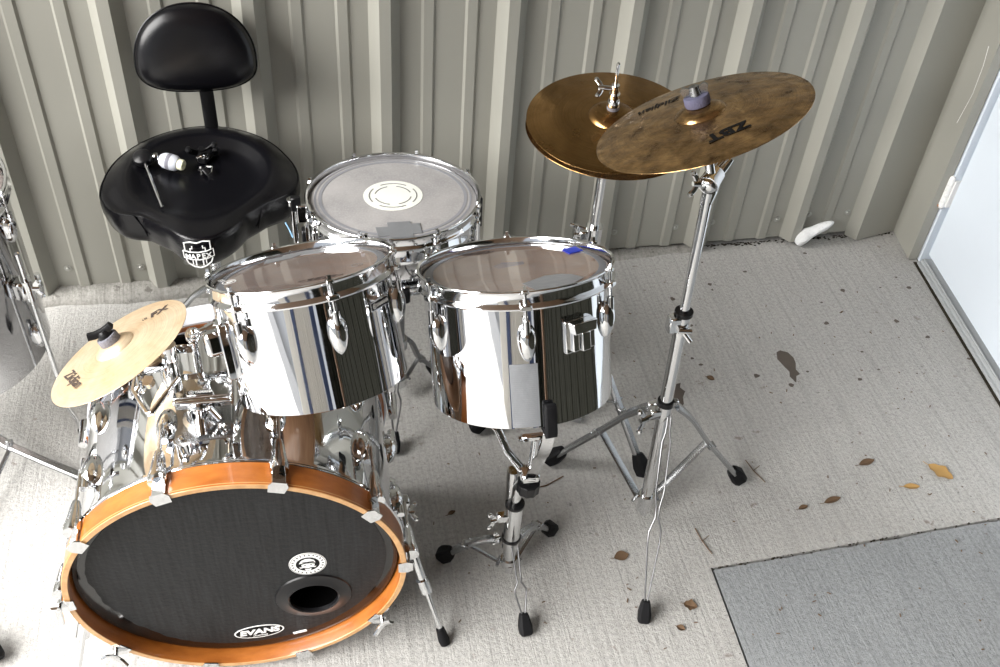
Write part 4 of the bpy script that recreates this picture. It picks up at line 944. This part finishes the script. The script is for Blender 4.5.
# snare stand
n0 = Vector((.190, 1.712, 0)); ns = thing('drum_stand', 'chrome stand holding the snare drum at the back, seen between the two toms', 'stand', loc=n0)
mb = MB(); mb.cyl((0, 0, .05), (0, 0, .33), .0135, seg=20); obj('column', mb, 'grey_metal', ns)
mb = MB(); mb.cyl((0, 0, .05), (0, 0, .075), .018, seg=20); obj('lower_collar', mb, 'chrome', ns); mb = MB(); mb.cyl((0, 0, .31), (0, 0, .345), .018, seg=16); obj('basket_hub', mb, 'chrome', ns); mb = MB(); mb.cyl((0, 0, .17), (0, 0, .20), .019, seg=20); wingnut(mb, (-.03, -.01, .185), (-1, 0, 0), (0, 0, 1), 1); obj('leg_collar', mb, 'chrome', ns)
Sb = Matrix.Translation(-n0) @ SNM @ Matrix.Translation((0, 0, -sd_))
for i, a in enumerate((R(-90), R(150), R(30))):
    e = Sb @ Vector(((rs + .006) * math.cos(a), (rs + .006) * math.sin(a), -.006)); p0 = Vector((0, 0, .33)); sd = (e - p0).cross(Vector((0, 0, 1))).normalized()
    mb = MB(); mb.bar([p0, p0.lerp(e, .4) + Vector((0, 0, -.012)), p0.lerp(e, .8) + Vector((0, 0, -.012)), e], .014, .0045, sd); am = obj('basket_arm', mb, 'chrome', ns)
    f_ = MB(); f_.box(tuple(e + Vector((0, 0, .006))), (.022, .022, .03), Matrix.Rotation(a, 3, 'Z'), bev=.004); obj('rubber_grip', f_, 'rubber', am)
wire_leg(ns, (-.005, -.016, .19), Vector((.157, 1.538, .004)) - n0, (1, -.2, 0), P7, .0022, .05, .028)
bar_leg(ns, (.02, .005, .19), (.05, .035, .10), Vector((.298, 1.772, .014)) - n0, (.018, .002, .07), .017, 'grey_metal', .05, .034)
bar_leg(ns, (-.02, .008, .19), (-.07, .03, .10), Vector((.055, 1.79, .014)) - n0, (-.018, .004, .07), .017, 'grey_metal', .05, .034)

# ------------------------------------------------------------------ throne
th0 = Vector((-.205, 1.885, 0)); th_ = thing('drum_throne', 'black padded drum throne with a saddle seat and backrest against the wall', 'stool', loc=th0)
ZT = .56
pts = [(-.407, 1.845), (-.405, 1.92), (-.362, 2.02), (-.280, 2.086), (-.2, 2.102), (-.10, 2.062), (-.032, 1.975), (-.005, 1.87), (-.02, 1.835), (-.072, 1.800), (-.115, 1.763), (-.150, 1.712), (-.189, 1.684), (-.232, 1.690), (-.275, 1.738), (-.320, 1.778), (-.375, 1.797)]
pol = sorted(((math.atan2(y - th0.y, x - th0.x), math.hypot(x - th0.x, y - th0.y)) for x, y in pts))
def rad(a):
    a = (a + PI) % (2 * PI) - PI; n = len(pol)
    for i in range(n):
        a0, r0 = pol[i]; a1, r1 = pol[(i + 1) % n]
        if i == n - 1: a1 += 2 * PI
        aa = a if a >= a0 else a + 2 * PI
        if a0 <= aa <= a1:
            rm, r2 = pol[i - 1][1], pol[(i + 2) % n][1]; t = (aa - a0) / (a1 - a0)
            return .5 * ((2 * r0) + (r1 - rm) * t + (2 * rm - 5 * r0 + 4 * r1 - r2) * t * t + (3 * r0 - rm - 3 * r1 + r2) * t ** 3) * .5 + .5 * (r0 + (r1 - r0) * t)
    return pol[0][1]
NA = 120; rings = []
RS = [sum(rad(2 * PI * (k + j) / NA) for j in range(-14, 15)) / 29 for k in range(NA)]
def rr_(u, k):
    w_ = u ** 3 if u < 1 else 1
    return rad(2 * PI * k / NA) * w_ + ((1 - w_) * (RS[k] * u + .19 * (1 - u)))
def topz(a, u):
    # raised bolster round the back and sides, shallow dish inside, dip towards the thighs, nose in front
    c = math.cos(a + PI / 2)  # 1 at the nose (-y), -1 at the back
    w = .5 - .5 * math.tanh((c - .15) * 2.2); rim = math.exp(-((u - .78) / .15) ** 2) * min(1, u / .4)
    nose = math.exp(-((1 - c) / .12) ** 2)
    z = ZT - .020 + rim * (.021 * w + .005) + .008 * nose * u * u - .006 * (1 - w) * u ** 2
    return z
prof_u = [0.0001, .12, .25, .4, .52, .62, .7, .78, .86, .92, .97]
for u in prof_u: rings.append([(u * rr_(u, k) * math.cos(2 * PI * k / NA), u * rr_(u, k) * math.sin(2 * PI * k / NA), topz(2 * PI * k / NA, u)) for k in range(NA)])
for u, dz in ((1.0, -.014), (1.015, -.028), (1.01, -.045), (.995, -.062), (.975, -.078), (.94, -.088), (.85, -.092), (.0001, -.092)):
    rings.append([(u * rad(2 * PI * k / NA) * math.cos(2 * PI * k / NA), u * rad(2 * PI * k / NA) * math.sin(2 * PI * k / NA), ZT + dz - .004 + (0 if dz < -.05 else .3 * (topz(2 * PI * k / NA, .97) - ZT + .01))) for k in range(NA)])
mb = MB(); vs = [q for r_ in rings for q in r_]; fs = []
for i in range(len(rings) - 1):
    for k in range(NA): fs.append((i * NA + k, i * NA + (k + 1) % NA, (i + 1) * NA + (k + 1) % NA, (i + 1) * NA + k))
mb._add(vs, fs); seat = obj('seat', mb, 'vinyl', th_, smooth=80)
# piping seams
mb = MB(); mb.tube([(1.004 * rad(2 * PI * k / NA) * math.cos(2 * PI * k / NA), 1.004 * rad(2 * PI * k / NA) * math.sin(2 * PI * k / NA), ZT - .0185 + .3 * (topz(2 * PI * k / NA, .97) - ZT + .01)) for k in range(NA)], .0016, 6, True); 
for s_, x0_ in ((-1, R(218)), (1, R(-38))):
    a = x0_; mb.tube([((1.017 - .0006 * j) * rad(a + s_ * -.02 * j) * math.cos(a + s_ * -.02 * j), (1.017 - .0006 * j) * rad(a + s_ * -.02 * j) * math.sin(a + s_ * -.02 * j), ZT - .018 - j * .0085) for j in range(7)], .0016, 6)
obj('seat_piping', mb, 'vinyl', seat)
# shield emblem on the nose
nf = Vector((-.212, 1.6805, ZT - .050)) - th0
EM = frame((-.05, -1, .10), (1, 0, .03), nf) @ Matrix.Diagonal((.86, .92, 1, 1))
def bendz(x): return -(x * x) * 5.5
em = MB(); A = EM
def strip(mb, pts, w, lift=.005):
    mb.tube([A @ Vector((x, y, lift + bendz(x))) for x, y in pts], w, 6)
strip(em, [(-.029, .010), (-.029, .030), (-.014, .033), (0, .030), (.014, .033), (.029, .030), (.029, .010)], .0015)
strip(em, [(-.030, -.012), (-.026, -.022), (-.013, -.030), (0, -.033), (.013, -.030), (.026, -.022), (.030, -.012)], .0015)
strip(em, [(-.034, .010), (-.018, .007), (0, .006), (.018, .007), (.034, .010), (.034, -.008), (.018, -.012), (0, -.013), (-.018, -.012), (-.034, -.008), (-.034, .010)], .0013)
for sx in (-1, 1): 
    strip(em, [(sx * .012, .022), (sx * .012, .016), (sx * .017, .016), (sx * .017, .010)], .0014); strip(em, [(sx * .008, -.014), (sx * .008, -.027)], .0016); strip(em, [(sx * .015, -.014), (sx * .015, -.024)], .0012)
emo = obj('emblem', em, 'white', seat, 'white shield emblem lettered MAPEX on the nose')
for i, ch in enumerate('MAPEX'):
    x = (i - 2) * .0118; text_obj('letter', ch, .0165, 'white', emo, A @ Matrix.Translation((x, -.0025, .0082 + bendz(x))) @ Matrix.Rotation(x * 11, 4, 'Y'), .0004, .0005, 0, 1.05)
# underside plate, column and feet
mb = MB(); mb.box((0, 0, ZT - .1), (.16, .16, .012), bev=.003); mb.cyl((0, 0, ZT - .17), (0, 0, ZT - .1), .022, seg=20); obj('seat_bracket', mb, 'dark_metal', th_)
mb = MB(); mb.cyl((0, 0, .12), (0, 0, ZT - .12), .0127, seg=20)
for k in range(26): mb.lathe([(.0127, 0), (.0140, .002), (.0127, .004)], 16, Matrix.Translation((0, 0, .16 + k * .01)))
obj('threaded_column', mb, 'chrome', th_)
mb = MB(); mb.cyl((0, 0, .10), (0, 0, .26), .018, seg=20); mb.cyl((0, 0, .24), (0, 0, .27), .024, seg=20); obj('lower_tube', mb, 'chrome', th_)
for a in (R(-75), R(165), R(45)):
    c_, s_ = math.cos(a), math.sin(a); bar_leg(th_, (.02 * c_, .02 * s_, .25), (.12 * c_, .12 * s_, .14), (.23 * c_, .23 * s_, .014), (.018 * c_, .018 * s_, .12), .02, footl=.05)
mb = MB(); mb.bar([(.015, .08, ZT - .1), (.015, .175, ZT - .102), (.015, .197, ZT - .09), (.018, .203, ZT - .04), (.018, .206, ZT + .20)], .030, .006, (1, 0, 0)); obj('backrest_bar', mb, 'dark_metal', th_, bevel=.001)
# backrest: rounded D shape, wider low down
bo = Vector((-.198, 2.090, .738)) - th0; BRM = frame((.02, -.90, .22), (1, 0, .0), bo)
n = 72; rings = []
def bshape(a):
    x, y = math.cos(a), math.sin(a); ex = 2.5
    ex = 2.7 if y < 0 else 2.15; k = (abs(x) ** ex + abs(y) ** ex) ** (-1 / ex); x *= k; y *= k
    w = .126; return x * w, y * (.062 if y < 0 else .124) - .030
for u, z in ((.0001, .022), (.3, .0215), (.55, .0195), (.72, .0165), (.84, .0125), (.92, .007), (.97, .0), (1.0, -.009), (1.0, -.020), (.985, -.028), (.93, -.033), (.0001, -.033)):
    rings.append([BRM @ Vector((u * bshape(2 * PI * k / n)[0], u * bshape(2 * PI * k / n)[1], z)) for k in range(n)])
mb = MB(); vs = [tuple(q) for r_ in rings for q in r_]; fs = []
for i in range(len(rings) - 1):
    for k in range(n): fs.append((i * n + k, i * n + (k + 1) % n, (i + 1) * n + (k + 1) % n, (i + 1) * n + k))
mb._add(vs, fs); br = obj('backrest', mb, 'vinyl', th_, smooth=80)
mb = MB(); mb.tube([BRM @ Vector((1.003 * bshape(2 * PI * k / n)[0], 1.003 * bshape(2 * PI * k / n)[1], -.0085)) for k in range(n)], .0018, 6, True); obj('backrest_piping', mb, 'vinyl', br)

# things lying on the seat
zs = ZT - .018
bt = thing('bass_drum_beater', 'black round-headed beater with a thin chrome shaft lying on the throne seat', 'beater', loc=(-.315, 1.90, zs))
L_ = lambda x, y, z: Vector((x + .315, y - 1.90, z - zs))
hdp = L_(-.325, 1.948, zs + .024); tip = L_(-.281, 1.790, zs + .006)
mb = MB(); mb.cyl(hdp, tip, .003, seg=10); obj('shaft', mb, 'chrome', bt)
mb = MB(); u_ = (hdp - tip).normalized(); mb.lathe([(.0001, .012), (.014, .011), (.0195, .007), (.021, 0), (.0195, -.008), (.014, -.013), (.0001, -.014)], 28, frame((-.1, -.25, .95), (1, 0, 0), hdp)); obj('head', mb, 'plastic', bt)
b2 = thing('bass_drum_beater', 'white felt beater with a cream end cap lying beside the black one', 'beater', loc=(-.26, 1.93, zs))
L_ = lambda x, y, z: Vector((x + .26, y - 1.93, z - zs)); d_ = Vector((.86, -.42, -.06)).normalized(); c_ = L_(-.268, 1.932, zs + .021)
A = frame(d_, (0, 0, 1), c_); mb = MB(); mb.lathe([(.0001, -.022), (.012, -.022), (.0165, -.014), (.0175, .0), (.0168, .012), (.013, .018), (.0001, .018)], 28, A); obj('felt_head', mb, 'felt_white', b2)
mb = MB(); mb.lathe([(.0115, .017), (.0118, .026), (.0105, .030), (.004, .0305), (.0035, .028), (.0001, .028)], 24, A); obj('end_cap', mb, 'nylon', b2, 'cream nylon end cap')
mb = MB(); mb.lathe([(.017, -.006), (.0178, -.004), (.0178, .002), (.017, .004)], 28, A); obj('grey_band', mb, 'felt', b2)
mb = MB(); mb.tube([A @ Vector((0, 0, -.02)), A @ Vector((-.002, 0, -.034)), A @ Vector((.006, .002, -.042))], .0055, 10); mb.box(tuple(A @ Vector((.002, 0, -.034))), (.012, .014, .016), bev=.002); obj('shaft_stub', mb, 'chrome', b2)
kk = thing('clamp', 'black plastic clamp with chrome screws lying on the throne seat', 'clamp', loc=(-.20, 1.95, zs))
L_ = lambda x, y, z: Vector((x + .20, y - 1.95, z - zs))
mb = MB(); wingnut(mb, L_(-.207, 1.975, zs + .014), (.2, -.3, 1), (1, .35, 0), 1.5); mb.box(tuple(L_(-.198, 1.965, zs + .010)), (.022, .040, .018), Matrix.Rotation(R(-25), 3, 'Z'), bev=.003); mb.bar([L_(-.178, 1.985, zs + .004), L_(-.174, 1.972, zs + .022), L_(-.176, 1.955, zs + .03)], .010, .006, (1, 0, 0)); mb.bar([L_(-.208, 1.925, zs + .003), L_(-.198, 1.908, zs + .014), L_(-.19, 1.900, zs + .008)], .014, .005, (1, .2, 0))
obj('body', mb, 'plastic', kk, bevel=.001)
mb = MB(); ringmesh(mb, .009, .009, .003, .003, Matrix.Translation(L_(-.196, 1.948, zs + .0205))); mb.tube([L_(-.216, 1.945, zs + .019), L_(-.205, 1.948, zs + .021), L_(-.19, 1.942, zs + .019)], .003, 8); mb.tube([L_(-.196, 1.915, zs + .016), L_(-.184, 1.922, zs + .010), L_(-.186, 1.905, zs + .006)], .0028, 8); mb.tube([L_(-.208, 1.922, zs + .010), L_(-.204, 1.90, zs + .004)], .003, 8); obj('screws', mb, 'chrome', kk)

# ------------------------------------------------------------------ floor tom at the left edge
F0 = Vector((-.76, 1.75, .25)); FM = Matrix.Translation((F0.x, F0.y, F0.z + .40)); fR = .200
ft = thing('floor_tom', 'dull chrome floor tom cut off by the left edge of the photo', 'drum', FM)
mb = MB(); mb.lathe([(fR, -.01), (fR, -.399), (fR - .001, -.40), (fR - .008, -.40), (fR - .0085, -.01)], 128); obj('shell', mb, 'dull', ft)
mb = MB(); mb.lathe([(.0001, -.009), (fR - .01, -.009), (fR + .002, -.015)], 72); obj('drum_head', mb, 'clear', ft)
obj('hoop', hoop_mesh(fR + .004, fR + .012), 'hoop', ft)
lm = lug_mesh(.032, .066, .02); rd = rodmesh(fR + .0105, .002, -.058); l0 = None
for k in range(8):
    A = rotz(R(-8 + 45 * k)); L = A @ Matrix.Translation((fR - .001, 0, -.082)); L2 = A @ Matrix.Translation((fR - .001, 0, -.345)) @ Matrix.Rotation(PI, 4, 'X') 
    if l0 is None: l0 = obj('lug', lm, 'chrome', ft, tr=L); r0 = obj('tension_rod', rd, 'chrome', ft, tr=A)
    else: copyo(l0, ft, L); copyo(r0, ft, A)
    if k % 2 == 1 or k == 0: copyo(l0, ft, rotz(R(-14 + 45 * k)) @ Matrix.Translation((fR - .001, 0, -.345)))
FI = FM.inverted(); b0 = None
for a in (R(-18), R(102), R(222)):
    A = rotz(a)
    mb = MB(); mb.box((fR + .012, 0, -.20), (.026, .034, .045), bev=.005); mb.cyl((fR + .024, 0, -.225), (fR + .024, 0, -.175), .012, seg=14); wingnut(mb, (fR + .040, .0, -.195), (1, .2, 0), (0, 0, 1), 1.0)
    bk = obj('leg_bracket', mb, 'chrome', ft, tr=A)
    mb = MB(); mb.tube([(fR + .024, 0, -.11), (fR + .024, 0, -.54), (fR + .034, 0, -.575), (fR + .040, 0, -.62)], .0052, 12); lg = obj('leg', mb, 'chrome', ft, tr=A)
    mb = MB(); mb.cyl((fR + .0405, 0, -.615), (fR + .0415, 0, -.6495), .0095, .012, 16); obj('rubber_foot', mb, 'rubber', lg)

# folded stand legs lying low at the left edge
ls0 = Vector((-.90, 1.50, 0)); ls = thing('cymbal_stand', 'stand at the left edge showing only two low chrome legs on the floor', 'stand', loc=ls0)
mb = MB(); mb.cyl((0, 0, .06), (0, 0, .5), .0125, seg=20); mb.cyl((0, 0, .20), (0, 0, .24), .018, seg=20); obj('lower_tube', mb, 'chrome', ls)
W2 = lambda x, y, z: Vector((x, y, z)) - ls0
mb = MB(); mb.bar([W2(-.90, 1.778, .10), W2(-.80, 1.718, .085), W2(-.672, 1.63, .055)], .024, .010, (.5, .85, 0)); mb.bar([W2(-.672, 1.63, .055), W2(-.60, 1.592, .036), W2(-.525, 1.555, .018)], .020, .009, (.5, .85, 0)); mb.cyl(W2(-.672, 1.625, .045), W2(-.672, 1.635, .068), .008, seg=12)
l1 = obj('leg', mb, 'legmetal', ls, bevel=.001); f_ = MB(); rubber_foot(f_, W2(-.500, 1.543, .010), (-.9, .45, .1), .022, .05, .02); obj('rubber_foot', f_, 'rubber', l1)
mb = MB(); mb.bar([W2(-.672, 1.63, .052), W2(-.70, 1.53, .035), W2(-.722, 1.45, .025)], .010, .004, (1, 0, 0)); obj('brace', mb, 'legmetal', ls)
l2 = MB(); l2.bar([W2(-.89, 1.49, .20), W2(-.80, 1.38, .13), W2(-.69, 1.20, .03)], .018, .006, (.8, -.5, 0)); l2o = obj('leg', l2, 'chrome', ls, bevel=.001)
f_ = MB(); rubber_foot(f_, W2(-.632, 1.128, .016), (-.42, .62, .28), .034, .075, .036); obj('rubber_foot', f_, 'rubber', l2o, 'black rubber foot in the bottom-left corner')

# ------------------------------------------------------------------ rag and leaves
mb = MB(); rg = random.Random(5); seg = 14
path = [Vector((1.395, 2.150, .012)), Vector((1.405, 2.150, .040)), Vector((1.425, 2.148, .062)), Vector((1.440, 2.146, .072)), Vector((1.462, 2.142, .090)), Vector((1.486, 2.138, .108)), Vector((1.498, 2.136, .116))]
rr = [.020, .027, .024, .019, .018, .013, .005]
path = [Vector((1.452 + (p.x - 1.44) * .85, 2.160 + (p.y - 2.146), .008 + (p.z - .012) * .85)) for p in path]; rr = [q * .8 for q in rr]; mb.tube(path, rr, seg); mb.v = [(x + rg.gauss(0, .0022), y + rg.gauss(0, .0015), z + rg.gauss(0, .0022)) for x, y, z in mb.v]
obj('crumpled_paper', mb, 'paper', None, 'crumpled white paper scrap standing against the foot of the ribbed wall', 'paper', smooth=60, subs=1)
def leaf(x, y, L, w, rot, mat, label, curl=.004, lobes=0):
    n = 14; mb = MB(); vs = []; fs = []
    for i in range(n + 1):
        t = i / n; ww = w * math.sin(PI * t) ** .8 * (1 + lobes * .18 * math.sin(t * 15)) if 0 < i < n else .0004
        for q in (-1, 0, 1): vs.append(((t - .5) * L, q * ww, .0015 + curl * abs(q) * math.sin(PI * t) + curl * .6 * (2 * t - 1) ** 2))
    for i in range(n):
        for q in (0, 1): fs.append((i * 3 + q, i * 3 + 3 + q, i * 3 + 4 + q, i * 3 + 1 + q))
    lo = len(vs); vs += [(a, b_, c_ - .0008) for a, b_, c_ in vs]; fs += [tuple(k + lo for k in f)[::-1] for f in fs]
    mb._add(vs, fs); mb.tube([(-L * .5, 0, .002), (-L * .72, .002, .0018)], .0007, 5)
    o = obj('fallen_leaf', mb, mat, None, label, 'leaf', 'fallen leaves on the concrete'); o.matrix_world = Matrix.Translation((x, y, 0)) @ rotz(rot); return o
leaf(1.420, 1.306, .062, .018, R(-52), 'leafgold', 'largest yellow leaf on the concrete, toward the right edge', .005, 1)
leaf(1.329, 1.275, .040, .008, R(-8), 'leafgold', 'small narrow yellow leaf just left of the largest yellow one', .003)
leaf(1.255, 1.358, .045, .009, R(12), 'leafbrown', 'brown leaf on the concrete above the small yellow leaf')
leaf(1.125, 1.264, .046, .008, R(12), 'leafbrown', 'dark brown leaf near the long joint in the concrete')
leaf(1.049, 1.254, .026, .006, R(14), 'leafbrown', 'tiny brown leaf left of the dark brown leaf by the joint')
leaf(.712, 1.050, .028, .012, R(-25), 'leafbrown', 'curled brown leaf right of the long wire leg', .005, 1)
leaf(.676, 1.003, .018, .007, R(-35), 'leafbrown', 'small brown leaf chip below the curled one by the wire leg')
leaf(.603, 1.188, .034, .012, R(8), 'leafbrown', 'dark leaf on the floor behind the wire leg of the tall cymbal stand', .004)
leaf(1.60, 1.085, .034, .010, R(10), 'leafbrown', 'brown leaf on the blue-grey slab at the right edge')
leaf(.975, 1.674, .022, .008, R(-40), 'leafbrown', 'brown leaf chip left of the big brown stain')
leaf(.262, 1.352, .020, .005, R(25), 'leafbrown', 'small leaf between the bass drum and the low tom stand')
def twig(pts, r, label):
    mb = MB(); mb.tube([(x, y, .0025) for x, y in pts], r, 6); mb.tube([(pts[1][0], pts[1][1], .0025), (pts[1][0] + .02, pts[1][1] + .012, .003)], r * .7, 5); obj('twig', mb, 'leafbrown', None, label, 'twig', 'twigs on the concrete')
twig([(.425, 1.378), (.452, 1.393), (.485, 1.397), (.53, 1.418)], .0016, 'thin twig between the two front stands')
twig([(.785, 1.235), (.79, 1.20), (.80, 1.165)], .0012, 'short twig above the corner of the concrete joint')
twig([(.968, 1.405), (.975, 1.372), (.99, 1.335)], .0012, 'thin twig right of the tall cymbal stand')

# ------------------------------------------------------------------ camera
f_, pit, rol, yaw = 1030.4, R(43.05), R(4.73), R(-14.02)
fw = Vector((0, math.cos(pit), -math.sin(pit))); rt = Vector((1, 0, 0)); up = rt.cross(fw)
rt, up = rt * math.cos(rol) + up * math.sin(rol), up * math.cos(rol) - rt * math.sin(rol)
Z = Matrix.Rotation(yaw, 3, 'Z'); rt, up, fw = Z @ rt, Z @ up, Z @ fw
cam = bpy.data.objects.new('camera', bpy.data.cameras.new('camera')); C.objects.link(cam)
mm_ = Matrix((rt, up, -fw)).transposed().to_4x4(); mm_.translation = Vector((0, 0, H)); cam.matrix_world = mm_
cam.data.sensor_width = 36; cam.data.lens = f_ * 36 / 1000; cam.data.clip_start = .02
bpy.context.scene.camera = cam

# ------------------------------------------------------------------ light
w = bpy.data.worlds.new('sky'); bpy.context.scene.world = w; w.use_nodes = True; nt = w.node_tree
bg = nt.nodes['Background']; tc = N(nt, 'ShaderNodeTexCoord'); sx = N(nt, 'ShaderNodeSeparateXYZ'); nt.links.new(tc.outputs['Generated'], sx.inputs[0])
cr_ = N(nt, 'ShaderNodeValToRGB'); e = cr_.color_ramp.elements; e[0].position = .48; e[0].color = (.25, .25, .24, 1); e[1].position = .75; e[1].color = (.80, .88, 1.0, 1); q = e.new(.52); q.color = (1.0, 1.02, 1.05, 1)
mr = N(nt, 'ShaderNodeMapRange'); mr.inputs['From Min'].default_value = -1; nt.links.new(sx.outputs['Z'], mr.inputs['Value']); nt.links.new(mr.outputs[0], cr_.inputs[0])
nt.links.new(cr_.outputs[0], bg.inputs[0]); bg.inputs[1].default_value = .58
sun = bpy.data.lights.new('sun', 'SUN'); sun.energy = 14.5; sun.angle = R(64); sun.color = (1, .98, .95)
so = bpy.data.objects.new('sun', sun); C.objects.link(so)
so.rotation_euler = Vector((-.82, -.22, .80)).to_track_quat('Z', 'Y').to_euler()
vs_ = bpy.context.scene.view_settings; vs_.view_transform = 'Standard'; vs_.look = 'None'; vs_.exposure = 0.18; vs_.gamma = 1; vs_.use_curve_mapping = False
